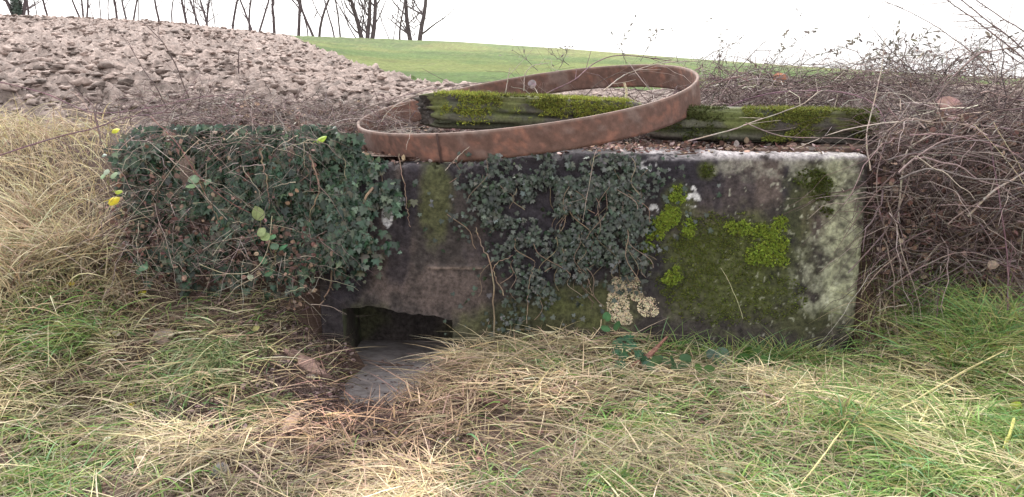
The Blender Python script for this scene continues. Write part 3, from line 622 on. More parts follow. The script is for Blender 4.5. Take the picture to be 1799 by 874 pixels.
# grass tussocks with long arching blades
def tussock(u, v, nb, L, colr, label, lean0=(0, -.3), spread=.09, bendk=1.0):
    c = gpt(u, v); P = np.tile(c, (nb, 1)); P[:, :2] += rng.normal(size=(nb, 2)) * spread * .5; P[:, 1] = np.where((P[:, 0] > WX0 - .1) & (P[:, 0] < WX1 + .05) & (P[:, 1] > WY - .04), WY - .04 - .06 * rnd(nb), P[:, 1]); P[:, 2] = Gi(P[:, 0], P[:, 1])
    a = rnd(nb) * 2 * math.pi; le = .2 + .8 * rnd(nb); d = unit(np.stack([np.cos(a) * le + lean0[0], np.sin(a) * le + lean0[1], 1.1 + 0 * a], -1))
    bend = np.stack([d[:, 0] * .7, d[:, 1] * .7, (-.5 - .45 * rnd(nb)) * bendk], -1)
    Cc = pick(colr, nb, None, .18, .07)
    r = ribbons(P, d, L * (.45 + .65 * rnd(nb)), .0038 + .0042 * rnd(nb), bend, Cc * .75, 8, tip=Cc * 1.15)
    o = mesh_obj('grass_tussock', r[0], r[1], M_green, C=r[2], loc=c); tag(o, label, 'grass tussock', 'grass tussocks on the ditch floor')
YG = GRN + [(.34, .36, .13), (.42, .38, .18)]; ST = STR[:4]
tussock(1480, 760, 420, .34, YG, 'broad green tussock whose blades arch over to the right', (.45, -.3))
tussock(1700, 640, 420, .32, YG, 'upright green tussock under the brambles at the right', (-.1, -.2), .14, .5)
tussock(1790, 800, 320, .32, YG, 'yellow-green tussock cut by the right edge of the picture', (-.3, -.2))
tussock(1640, 850, 380, .26, YG, 'bright green tussock at the bottom right', (0, -.1), .13)
tussock(1130, 770, 260, .20, YG, 'low green tussock in the middle of the straw', (-.1, -.4), .10)
tussock(1090, 870, 240, .20, YG, 'green tussock at the bottom edge right of the middle', (0, 0), .12)
tussock(25, 500, 260, .46, ST, 'tallest pale golden straw tuft at the left edge', (.05, -.15), .10, .45)
tussock(100, 470, 260, .46, ST, 'tall golden straw tuft second from the left edge', (0, -.15), .10, .45)
tussock(165, 440, 200, .40, ST, 'tall straw tuft standing next to the bright yellow leaf', (-.05, -.15), .08, .5)
tussock(55, 400, 220, .40, ST, 'golden straw tuft behind the tallest one, at the field edge', (.05, -.1), .12, .45)
tussock(215, 520, 140, .26, ST, 'leaning straw tuft below the left end of the ivy', (.2, -.3), .10, .8)
tussock(1300, 604, 150, .25, YG, 'tall loose green blades leaning over the mossy foot of the wall', (-.1, -.1), .22, .3)
tussock(1450, 604, 110, .22, YG, 'green blades against the pale lichen foot of the wall', (.1, -.1), .16, .35)
tussock(1180, 596, 90, .24, YG, 'thin green blades just right of the cream lichen', (.1, -.1), .16, .4)
tussock(1620, 560, 260, .36, YG, 'tall green grass below the bramble thicket', (0, -.2), .16, .45)
tussock(1760, 600, 300, .40, YG, 'tall pale green grass at the right edge under the thicket', (-.1, -.1), .16, .4)
tussock(1370, 612, 170, .24, YG, 'thin green tussock growing against the foot of the wall', (0, -.2), .16, .4)
tussock(1250, 600, 120, .22, YG, 'sparse green blades at the wall foot below the moss', (-.2, -.2), .16, .4)
tussock(1440, 690, 200, .30, ST, 'bleached straw tussock combed down to the left', (-.3, -.9), .06, 1.2)
tussock(1545, 560, 160, .30, ST, 'hanging tuft of dry straw beside the right end of the wall', (0, -.6), .06, 1.3)
tussock(1740, 540, 260, .30, ST, 'brown dry tuft at the foot of the bramble thicket', (0, -.6), .09, 1.2)
tussock(140, 600, 200, .24, YG, 'green tuft low in the tall dry grass at the left', (0, -.3), .12, .8)
tussock(270, 700, 160, .18, YG, 'sparse green tuft in the straw of the lower left', (.2, -.4), .14)
tussock(860, 860, 120, .16, YG, 'yellowish tuft at the bottom edge near the middle', (0, -.2), .12)
tussock(50, 870, 300, .22, YG, 'pale green tussock in the bottom left corner', (0, 0), .13)
tussock(370, 640, 260, .20, [(.24, .32, .16), (.3, .36, .2), (.2, .27, .12)], 'flattened blue-green tussock left of the water', (-.2, -.5), .12, 1.1)
tussock(470, 720, 140, .16, [(.3, .34, .16), (.2, .27, .12), (.4, .37, .2)], 'small pale tussock above the bark strips', (0, -.3), .08)
tussock(30, 620, 240, .26, YG, 'green tussock on the left edge under the dry grass', (.2, -.2), .12, .8)
tussock(950, 640, 120, .14, YG, 'short green tuft in the straw right of the water', (0, -.3), .08)
# ------------------------------------------------------------------ ivy
def ivy_mass(name, label, cells, n, size, C0, Yf, mask_s, cut=.40, gloss=M_ivy, stems=(), thick=.07):
    us, vs = [], []
    for cu, cv, ru, rv, w in cells:
        m = int(n * w); r = np.minimum(np.abs(rng.normal(size=m)) * .62 + .25 * rnd(m), 1.9); a = rnd(m) * 2 * math.pi
        us.append(cu + ru * r * np.cos(a)); vs.append(cv + rv * r * np.sin(a))
    u = np.concatenate(us); v = np.concatenate(vs)
    k = fbm(u / 30, v / 30, s=mask_s, o=4, g=.65); keep = (k > cut + .07 * rng.normal(size=len(k))) & (v > 222) & (v < 590) & ~((u > 632) & (v < 272) & (u < 760)) & ~((u > 590) & (v < 236) & (u < 760)); u, v, k = u[keep], v[keep], k[keep]; n = len(u)
    dep = thick * rnd(n) * sm((k - .3) / .25) + .004
    P = np.array([at(a, b, Yf(a, b) - d_) for a, b, d_ in zip(u, v, dep)])
    nrm = unit(jit(n) * .55 + [0, -1, .5]); tip = unit(np.stack([rng.normal(size=n) * .6, -.2 + 0 * u, -1 + .3 * rng.normal(size=n)], -1))
    C = pick(C0, n, None, .22, .08)
    kk = ((v > 268) | (u < 700)) & (u > 222 + 22 * rng.normal(size=n) + 14 * np.sin(v / 23)) & ((size < .022) | (u < 690 + 14 * rng.normal(size=n) + 20 * np.sin(v / 17))); u, v, P = u[kk], v[kk], P[kk]; nrm, tip, C = nrm[kk], tip[kk], C[kk]; n = len(u)
    L_ = leaves('ivy', P, tip, nrm, size * (.5 + .85 * rnd(n)), C)
    root = empty(name, P.mean(0), label, 'ivy'); mesh_obj('leaves', L_[0], L_[1], gloss, root, C=L_[2])
    st = []
    for pts, r in stems:
        pp = crm([at(a, b, Yf(a, b) - .03 - c) for a, b, c in pts], 24); pp += rng.normal(size=pp.shape) * .003
        st.append(tube(pp, np.linspace(r, r * .5, 24), cvar((.26, .19, .14), 24, .15), 5))
    # thin stems among the leaves
    m = 70; i = rng.integers(0, n, m); q0 = P[i] + [0, -.005, 0]; dd = unit(np.stack([rng.normal(size=m) * .5, rng.normal(size=m) * .1, -np.ones(m)], -1)) * (.1 + .15 * rnd(m))[:, None]
    t = np.linspace(0, 1, 9)[None, :, None]; PP = q0[:, None] + dd[:, None] * t + np.stack([.02 * np.sin(t[..., 0] * 6 + rnd(m)[:, None] * 6), 0 * t[..., 0] * q0[:, :1], 0 * t[..., 0] * q0[:, :1]], -1)
    st.append(tubes(PP, np.full((m, 9), .0018), cvar((.2, .15, .11), m), 4))
    V, Q, C = merge(st); mesh_obj('stems', V, Q, M_twig, root, C=C)
    return root
IV = [(.016, .042, .022), (.023, .056, .030), (.012, .027, .017), (.045, .080, .046), (.09, .125, .085), (.05, .05, .03)]
def YL(u, v): return 3.56 + .10 * (435 - v) / 200 * (v < 435) * .6 + .05 * math.sin(u / 45) * math.sin(v / 38)
ivy_mass('ivy', 'thick dark glossy ivy hanging over the earth bank left of the culvert', ((420, 300, 190, 80, 1.3), (585, 300, 95, 90, .8), (420, 390, 200, 80, .5), (600, 370, 65, 70, .35), (330, 265, 100, 35, .45), (480, 240, 180, 22, .6), (560, 440, 60, 40, .08), (440, 460, 120, 50, .12), (240, 330, 60, 70, .2), (300, 420, 110, 60, .15)), 8600, .030, IV, YL, 301, thick=.075, cut=.44,
         stems=(([(655, 330, .05), (592, 430, .02), (580, 500, .0), (562, 540, 0)], .006), ([(455, 260, .08), (470, 330, .06), (478, 400, .03)], .004), ([(545, 270, .1), (560, 330, .1), (545, 380, .05), (550, 440, .0)], .004), ([(340, 300, .1), (380, 380, .05), (420, 460, 0)], .003)))
IV2 = [(.026, .038, .024), (.034, .047, .032), (.016, .024, .017), (.055, .064, .052), (.022, .042, .022), (.09, .10, .09)]
ivy_mass('ivy', 'thinner greyish ivy climbing the middle of the concrete face', ((1000, 350, 140, 85, .95), (900, 320, 90, 60, .3), (1080, 330, 60, 60, .35), (990, 440, 120, 60, .35), (1080, 460, 50, 40, .12), (960, 500, 110, 45, .10), (900, 560, 70, 30, .03), (850, 380, 40, 30, .06), (1110, 400, 30, 60, .1)), 3500, .019, IV2, lambda u, v: WY - .012, 331, thick=.035, cut=.47,
         stems=(([(868, 590, 0), (866, 480, 0), (845, 430, 0), (835, 400, 0)], .004), ([(885, 520, 0), (868, 470, 0), (900, 450, 0)], .003), ([(925, 570, 0), (930, 500, 0), (940, 460, 0)], .002), ([(1040, 520, 0), (1032, 490, 0), (1010, 470, 0)], .002), ([(700, 270, 0), (712, 340, 0), (720, 400, 0)], .0025)))
# ------------------------------------------------------------------ twigs and brambles
TW = [(.12, .085, .080), (.18, .13, .12), (.07, .05, .05), (.25, .20, .18), (.13, .085, .09), (.36, .31, .28)]
def twigcloud(n, P, Ls, rad, pal, up=.3, k=3, m=9, sag=.35, axis=None, wt=None):
    d = jit(n) * [1, .6, .5] + [0, 0, up]
    if axis is not None: d = d + np.asarray(axis)
    d = unit(d); L = Ls[0] + (Ls[1] - Ls[0]) * rnd(n) ** 1.5; t = np.linspace(0, 1, m)
    ph = rnd(n) * 6; ph2 = rnd(n) * 6
    side = unit(np.cross(d, jit(n)))
    PP = P[:, None] + d[:, None] * (L[:, None] * t)[..., None] + np.array([0, 0, -1]) * (sag * L[:, None] * t ** 2)[..., None] + side[:, None] * (.03 * L[:, None] * np.sin(t[None] * 7 + ph[:, None]) + .02 * L[:, None] * np.sin(t[None] * 17 + ph2[:, None]))[..., None]
    R = (rad[0] + (rad[1] - rad[0]) * rnd(n) ** 2)[:, None] * (1 - .75 * t)[None]
    a = tubes(PP, R, pick(pal, n, wt, .25), k)
    # side twigs
    i = rng.integers(0, n, n * 2); j = rng.integers(1, m - 1, n * 2); q = PP[i, j]; dd = unit(unit(PP[i, j + 1] - PP[i, j]) + unit(jit(n * 2)) * .9)
    L2 = L[i] * (.12 + .3 * rnd(n * 2)); t2 = np.linspace(0, 1, 4); P2 = q[:, None] + dd[:, None] * (L2[:, None] * t2)[..., None] + np.array([0, 0, .1]) * (L2[:, None] * t2 ** 2)[..., None]
    b = tubes(P2, (R[i, j] * .6)[:, None] * (1 - .7 * t2)[None], pick(pal, n * 2, wt, .25), 3)
    return merge([a, b])
def region(n, cells, Y0, Y1):
    ws = np.array([c[4] for c in cells], float); ws /= ws.sum(); i = rng.choice(len(cells), n, p=ws); c = np.array(cells)[i]
    r = np.sqrt(rnd(n)); a = rnd(n) * 2 * math.pi; u = c[:, 0] + c[:, 2] * r * np.cos(a); v = c[:, 1] + c[:, 3] * r * np.sin(a)
    Y = Y0 + (Y1 - Y0) * rnd(n)
    return np.array([at(a_, b_, y_) for a_, b_, y_ in zip(u, v, Y)])
def dead(n, P, size, pal, curl=1.5): 
    return leaves('ovate', P, unit(jit(n)), unit(jit(n) * .8 + [0, -.5, .6]), size * (.5 + .8 * rnd(n)), pick(pal, n, None, .3), curl)
DL = [(.13, .08, .065), (.20, .13, .10), (.09, .055, .05), (.28, .20, .15), (.17, .09, .08)]
# dense thicket right of the wall
P = region(4200, ((1680, 300, 170, 120, 3), (1700, 420, 150, 110, 3), (1600, 420, 70, 120, 1.6), (1760, 220, 120, 60, 1.5), (1900, 350, 160, 200, 3), (1600, 250, 70, 60, 1)), 3.45, 4.6)
P[:, 0] = np.maximum(P[:, 0], WX1 + .03)
V, Q, C = twigcloud(len(P), P, (.12, .6), (.0016, .0045), TW, .1, sag=.3)
Pk = region(110, ((1640, 330, 110, 130, 2), (1720, 420, 120, 90, 2), (1600, 260, 60, 60, 1.2), (1780, 230, 60, 70, 1.2)), 3.36, 4.2); Pk[:, 0] = np.maximum(Pk[:, 0], WX1 + .02)
K1 = twigcloud(110, Pk, (.4, 1.0), (.0028, .0055), [(.18, .135, .12), (.25, .20, .17), (.11, .08, .075), (.20, .15, .14)], .5, k=5, m=14, sag=.45, axis=(.7, 0, 0))
V, Q, C = merge([(V, Q, C), K1])
Pl = region(6500, ((1680, 330, 170, 130, 3), (1700, 440, 150, 90, 3), (1600, 430, 60, 110, 1.5), (1900, 350, 160, 200, 2)), 3.52, 4.3); Pl[:, 0] = np.maximum(Pl[:, 0], WX1 + .04)
ld = dead(len(Pl), Pl, .028, DL)
V, Q, C = merge([(V, Q, C), ld]); o = mesh_obj('bramble_undergrowth', V, Q, M_twig, C=C); tag(o, 'dense tangle of dead brown bramble stems filling the bank right of the wall', 'undergrowth', kind='stuff')
# low twiggy growth on the ground behind the wall and ring
P = region(2600, ((1450, 158, 230, 26, 3), (1650, 160, 200, 40, 2.5), (1300, 150, 120, 18, 1), (1400, 185, 150, 12, 1.2)), 4.3, 6.4); g_ = Gfull(P[:, 0], P[:, 1]); P[:, 2] = np.maximum(P[:, 2], g_)
a_ = twigcloud(len(P), P, (.12, .55), (.0015, .004), TW, .25, sag=.45)
P = region(1700, ((260, 205, 140, 26, 1.5), (480, 186, 190, 30, 3), (620, 200, 80, 25, 1.5), (350, 215, 120, 20, 1.2)), 4.1, 5.4); P[:, 2] = Gfull(P[:, 0], P[:, 1]) + .12 * rnd(len(P))
b_ = twigcloud(len(P), P, (.08, .35), (.0013, .003), TW, .3, sag=.45)
P = region(2600, ((1050, 150, 170, 26, 3), (1150, 120, 90, 16, .8), (900, 170, 120, 15, 1), (1180, 130, 40, 20, .5), (690, 210, 40, 14, .6)), 4.1, 5.6); P[:, 2] = Gfull(P[:, 0], P[:, 1]) + .10 * rnd(len(P))
c_ = twigcloud(len(P), P, (.1, .4), (.0013, .0035), TW, .25, sag=.5)
P = region(170, ((1080, 130, 140, 22, 3), (960, 140, 80, 14, 1), (1190, 105, 50, 10, 1), (1260, 130, 60, 20, 1)), 4.5, 5.7); P[:, 2] = Gfull(P[:, 0], P[:, 1]) + .05
c2_ = twigcloud(len(P), P, (.35, .95), (.0022, .0042), TW, .45, sag=.45, k=4, m=12); c_ = merge([c_, c2_])
V, Q, C = merge([a_, b_, c_]); o = mesh_obj('dead_twigs', V, Q, M_twig, C=C); tag(o, 'thin dead twigs and stems strewn over the ground behind the wall and ring', 'twigs', kind='stuff')
# leaf litter
def litter(n, cells, Y0, Y1, size, pal, lift=.02):
    P = region(n, cells, Y0, Y1); P[:, 2] = Gfull(P[:, 0], P[:, 1]) + lift * rnd(len(P))
    return leaves('ovate', P, unit(jit(n) * [1, 1, .3]), unit(jit(n) * .5 + [0, 0, 1]), size * (.4 + .9 * rnd(n)), pick(pal, n, None, .3), 1.6)
P = np.stack([WX0 + (WX1 - WX0) * rnd(1800), WY + .03 + .36 * rnd(1800) ** .7, np.zeros(1800)], -1); P[:, 2] = WTf(P[:, 0]) + .004; P[:, 2] += .02 * rnd(1800) * sm((P[:, 1] - WY) / .15)
n = len(P); tl = leaves('ovate', P, unit(jit(n) * [1, 1, .3]), unit(jit(n) * .5 + [0, 0, 1]), .026 * (.4 + .9 * rnd(n)), pick(DL + [(.3, .24, .23)], n, None, .3), 1.6)
n = 5200; P = np.stack([-1.9 + 3.6 * rnd(n), WY + TH + 1.5 * rnd(n) ** 1.1, np.zeros(n)], -1); P[:, 2] = Gfull(P[:, 0], P[:, 1]) + .03 * rnd(n)
t2 = leaves('ovate', P, unit(jit(n) * [1, 1, .3]), unit(jit(n) * .5 + [0, 0, 1]), .042 * (.4 + .9 * rnd(n)), pick(DL + [(.3, .24, .23)], n, None, .3), 1.6)
t3 = litter(3400, ((560, 600, 60, 50, 2), (560, 690, 90, 60, 2), (650, 700, 70, 40, 1), (340, 735, 60, 20, .6), (560, 780, 100, 50, 1), (500, 560, 60, 30, 1)), 3., 3.5, .02, [(.16, .105, .10), (.10, .065, .06), (.23, .165, .15), (.07, .045, .04)])
Pp = t3[0].reshape(-1, 13, 3)
V, Q, C = merge([tl, t2]); o = mesh_obj('leaf_litter', V, Q, M_dead, C=C); tag(o, 'brown dead leaves lying along the wall top and under the ring', 'dead leaves', kind='stuff')
# dead stems and leaves mixed through and under the ivy, and on the dark soil below it
P = region(620, ((400, 300, 190, 80, 1), (300, 420, 130, 70, 2), (480, 440, 140, 50, 2), (230, 340, 60, 110, 2), (525, 500, 35, 50, .5), (420, 240, 170, 22, 2)), 3.36, 3.5)
e1 = twigcloud(len(P), P, (.06, .34), (.001, .0024), TW + [(.42, .36, .28)], .0, sag=.3)
n = 900; P = region(n, ((400, 440, 190, 60, 3), (250, 400, 80, 100, 2), (400, 300, 170, 80, 1), (520, 500, 30, 50, .4)), 3.44, 3.56)
e2 = leaves('ovate', P, unit(jit(n)), unit(jit(n) * .7 + [0, -.8, .5]), .022 * (.5 + .9 * rnd(n)), pick(DL, n, None, .3), 1.6)
V, Q, C = merge([e1, e2]); o = mesh_obj('dead_stems', V, Q, M_twig, C=C); tag(o, 'thin dead stems and brown leaves tangled in the ivy on the earth bank', 'dead stems', kind='stuff')
# wet mulch beside the water
n = 14000; P, u, v = scatter(90000, -1.6, .3, 2.3, 3.58); w_ = field(u, v, [(565, 600, 60, 50, 1), (540, 680, 70, 60, 1), (600, 740, 90, 50, .7), (700, 690, 50, 30, .7), (650, 745, 90, 45, 1.), (580, 790, 80, 40, .8), (500, 800, 90, 60, .4), (340, 735, 70, 24, .6), (470, 560, 60, 30, .5)])
k = (rnd(len(P)) < w_ * .7) & (P[:, 2] > WZ + .004); P = P[k]; P = P[rng.permutation(len(P))][:n]; n = len(P); P[:, 2] += .025 * rnd(n)
MU = [(.15, .095, .09), (.10, .066, .062), (.25, .18, .17), (.07, .045, .042), (.33, .25, .23)]
mu1 = leaves('ovate', P, unit(jit(n) * [1, 1, .3]), unit(jit(n) * .6 + [0, 0, 1]), .020 * (.4 + .9 * rnd(n)), pick(MU, n, None, .3), 1.6)
k2 = rng.integers(0, n, 3200); mu2 = twigcloud(3200, P[k2] + [0, 0, .01], (.03, .14), (.001, .0022), [(.12, .08, .075), (.22, .16, .145), (.07, .05, .045)], .0, sag=.1, m=5)
fl = np.stack([-.47 + .2 * rng.normal(size=160), 3.25 + .45 * rnd(160), np.full(160, WZ + .002)], -1)
mu3 = leaves('ovate', fl, unit(jit(160) * [1, 1, .05]), unit(jit(160) * .1 + [0, 0, 1]), .014 * (.4 + .9 * rnd(160)), pick(MU, 160, None, .3), .6)
V, Q, C = merge([mu1, mu2, mu3]); o = mesh_obj('wet_leaf_mulch', V, Q, M_dead, C=C); tag(o, 'dark wet rotting leaves and broken twigs beside the water', 'leaf mulch', kind='stuff')
# ------------------------------------------------------------------ bare trees along the ridge
def bare_tree(name, u, vb, wpx, lean, stems, bushy, label, hgt=11., seed=0, Y=62., ivyclad=False):
    r0 = random.Random(seed); base = at(u, vb + 3, Y); base[2] -= .25
    mpp = Y / F                                        # metres per photo pixel
    rad = wpx * mpp / 2
    root = empty(name, base, label, 'tree', 'bare winter trees along the ridge')
    tr, br = [], []
    def grow(p, d, L, r, lev, out, n=14):
        pts = [p.copy()]; dd = d.copy(); rr = [r]
        for i in range(n):
            dd = dd + np.array([r0.gauss(0, .10), r0.gauss(0, .10), r0.gauss(0, .03) + (.05 if lev else .02)]) * (1.3 if lev else .75); dd = dd / np.linalg.norm(dd)
            pts.append(pts[-1] + dd * L / n); rr.append(r * (1 - .82 * (i + 1) / n))
        out.append(tube(pts, rr, (.13, .105, .11) if lev else (.10, .08, .085), 5 if lev == 0 else 3))
        if lev < 3:
            nb = (int(7 + 8 * bushy), 6, 3)[lev]
            for k in range(nb):
                i = r0.randint(1 if bushy > .5 else 2, n - 1) if lev == 0 else r0.randint(2, n - 1)
                t = i / n
                a = r0.uniform(0, 6.28); el = r0.uniform(.35, 1.1)
                q = np.array([math.cos(a) * math.cos(el), math.sin(a) * math.cos(el), math.sin(el)])
                grow(pts[i], q, L * r0.uniform(.22, .5) * (1 - .4 * t), rr[i] * r0.uniform(.35, .6), lev + 1, br, 7)
    for s in range(stems):
        a = 0 if stems == 1 else (s / (stems - 1) - .5) * 2
        d = np.array([math.sin(lean + a * .28), r0.uniform(-.1, .1), math.cos(lean + a * .28)])
        grow(base + np.array([a * rad * 1.3, 0, 0]), d, hgt * (1 - .15 * r0.random()), rad * (1 if stems == 1 else .75), 0, tr)
    # twigs low on the trunk, within the part the picture shows
    for k in range(int(6 + 20 * bushy)):
        z = r0.uniform(.3, 3.6); s = r0.choice((-1, 1)); el = r0.uniform(.5, 1.25)
        q = np.array([s * math.cos(el), r0.uniform(-.4, .4), math.sin(el)]); q /= np.linalg.norm(q)
        grow(base + np.array([math.tan(lean) * z, 0, z]), q, r0.uniform(.8, 2.6), rad * r0.uniform(.10, .2), 2, br, 7)
    V, Q, C = merge(tr); mesh_obj('trunk', V, Q, M_bark, root, C=C, smooth=True)
    V, Q, C = merge(br); mesh_obj('branches', V, Q, M_bark, root, C=C)
    if ivyclad:
        n = 1500; a = rnd(n) * 6.28; z = 3.4 * rnd(n); rr = (rad + .3 * rnd(n)) * (1 - z / 9)
        P = base + np.stack([rr * np.cos(a) + math.tan(lean) * z, rr * np.sin(a), z], -1)
        L_ = leaves('ivy', P, unit(jit(n) * .5 + [0, 0, -1]), unit(np.stack([np.cos(a), np.sin(a), 0 * a + .3], -1)), .10 + .06 * rnd(n), pick([(.03, .05, .035)], n))
        mesh_obj('ivy_leaves', L_[0], L_[1], M_ivy, root, C=L_[2])
TR = [  # u, base v, width px, lean, stems, bushy, label
 (33, 28, 9, -.05, 2, .6, 'ivy-clad bare tree at the left end of the ridge', 1),
 (50, 28, 4, .12, 1, .3, 'slim bare tree leaning right beside the ivy-clad one', 0),
 (66, 29, 2, 0, 1, .1, 'thin sapling just right of the ivy-clad pair of trees', 0),
 (84, 31, 4, .05, 1, .3, 'lone slim bare tree above the left of the ploughed field', 0),
 (147, 34, 5, .0, 3, .3, 'three-stemmed bare tree forking low, fifth from the left', 0),
 (166, 36, 1.6, .02, 1, .1, 'very thin sapling right of the three-stemmed tree', 0),
 (179, 37, 2.2, -.04, 1, .15, 'thin straight bare trunk, seventh from the left', 0),
 (191, 38, 2.2, -.02, 1, .15, 'thin straight bare trunk, eighth from the left', 0),
 (206, 39, 4.5, -.12, 1, .4, 'crooked bare tree leaning left, ninth from the left', 0),
 (228, 41, 5, -.10, 2, .3, 'twin-stemmed bare tree above the middle of the ploughed field', 0),
 (243, 41, 2, .14, 1, .1, 'sapling leaning right beside the twin-stemmed tree', 0),
 (282, 45, 4, -.06, 1, .3, 'bare tree standing alone right of the leaning sapling', 0),
 (303, 47, 3, -.5, 1, .3, 'thin bare tree leaning hard to the left over the ridge', 0),
 (329, 48, 5, -.10, 1, .5, 'bare tree with a leaning trunk left of the dense clump', 0),
 (343, 49, 2.4, -.1, 1, .3, 'slender tree at the left edge of the dense clump', 0),
 (357, 50, 5, -.05, 2, .8, 'densely twigged twin tree in the middle of the clump', 0),
 (366, 51, 4, .06, 1, .8, 'twiggy tree at the right edge of the dense clump', 0),
 (380, 52, 2, -.25, 1, .5, 'low leaning shoot-like tree right of the dense clump', 0),
 (408, 54, 4.5, .02, 1, .6, 'feathery slim bare tree standing alone, twig-covered to its foot', 0),
 (438, 55, 4, -.05, 1, .2, 'left trunk of the close pair at the ridge middle', 0),
 (449, 56, 5.5, .10, 2, .3, 'forked trunk of the close pair at the ridge middle', 0),
 (482, 57, 5.5, -.10, 1, .2, 'straight bare trunk leaning slightly left, clear of its neighbours', 0),
 (524, 58, 6, .02, 1, .3, 'sturdy straight trunk where the green field begins', 0),
 (541, 59, 2.4, 0, 1, .2, 'thin trunk between two sturdier ones over the field corner', 0),
 (556, 60, 6.5, -.12, 2, .5, 'sturdy twin trunk leaning left over the green field', 0),
 (588, 62, 3, -.55, 1, .3, 'thin stem leaning strongly left over the green field', 0),
 (598, 63, 3.2, -.02, 1, .3, 'thin upright bare tree left of the broad spreading one', 0),
 (645, 66, 11, 0, 3, .9, 'broad bare tree with many spreading limbs, the bigger left one of two', 0),
 (632, 66, 3, -.35, 2, .8, 'fan of leaning stems against the broad spreading tree', 0),
 (688, 67, 2.2, -.25, 2, .2, 'pair of thin slanting stems between the two thick trees', 0),
 (702, 68, 3.6, .0, 1, .2, 'straight pole-like trunk beside the last thick tree', 0),
 (729, 69, 11, .0, 2, .9, 'thick dark bare tree at the right end of the row', 0),
]
for i, (u, vb, wpx, lean, st, bu, lab, iv) in enumerate(TR):
    bare_tree('bare_tree', u, vb, wpx * 1.0, lean * .5, st, bu, lab, 9 + 3 * random.random(), 400 + i, 58 + 8 * random.random(), iv)
# ------------------------------------------------------------------ prominent bramble canes
def cane(label, pts, r0, r1, colr, side=6, leafn=0, leafcol=None, lsize=.02, seed=0, name='bramble_cane', cat='bramble stem', buds=False):
    rs = np.random.default_rng(seed); pp = crm([at(*p) for p in pts], 40); pp += np.cumsum(rs.normal(size=pp.shape), 0) * .0007
    parts = [tube(pp, np.linspace(r0, r1, 40), cvar(colr, 40, .12), 5)]
    tips = []
    for k in range(side):
        i = rs.integers(4, 38); d = unit(unit(pp[i + 1] - pp[i]) + rs.normal(size=3) * .7); L = .05 + .16 * rs.random(); t = np.linspace(0, 1, 7)[:, None]
        q = pp[i] + d * L * t + np.array([0, 0, .3]) * L * t ** 2 * (rs.random() - .3); parts.append(tube(q, np.linspace(r1 * 1.0, r1 * .5, 7), np.array(colr) * .9, 3)); tips += [q[3], q[5], q[6]]
    if buds:
        P = pp[rs.integers(2, 40, 60)] + rs.normal(size=(60, 3)) * .002; parts.append(blobs(P, np.full(60, .0035) * (Y0s := pts[0][2]) / 3.6, cvar(colr, 60)))
    V, Q, C = merge(parts)
    if leafn:
        root = empty(name, pp[0], label, cat, 'single bramble stems standing out of the tangle'); mesh_obj('stem', V, Q, M_twig, root, C=C)
        i = rs.integers(6, 40, leafn); base = np.concatenate([pp[i], np.array(tips)[rs.integers(0, len(tips), leafn)]]) if tips else pp[i]
        base = base + rs.normal(size=base.shape) * .004; n = len(base)
        L_ = leaves('narrow' if lsize < .03 else 'ovate', base, unit(rs.normal(size=(n, 3)) + [0, 0, .2]), unit(rs.normal(size=(n, 3)) + [0, -1, 0]), lsize * (.6 + .8 * rs.random(n)), cvar(leafcol, n), 1.5)
        mesh_obj('leaves', L_[0], L_[1], M_leaf, root, C=L_[2])
    else:
        o = mesh_obj(name, V, Q, M_twig, C=C, loc=pp[0]); tag(o, label, cat, 'single bramble stems standing out of the tangle')
PALE, MID, DRK, PUR = (.36, .30, .26), (.20, .15, .14), (.10, .07, .068), (.17, .10, .12)
Z = 3.75
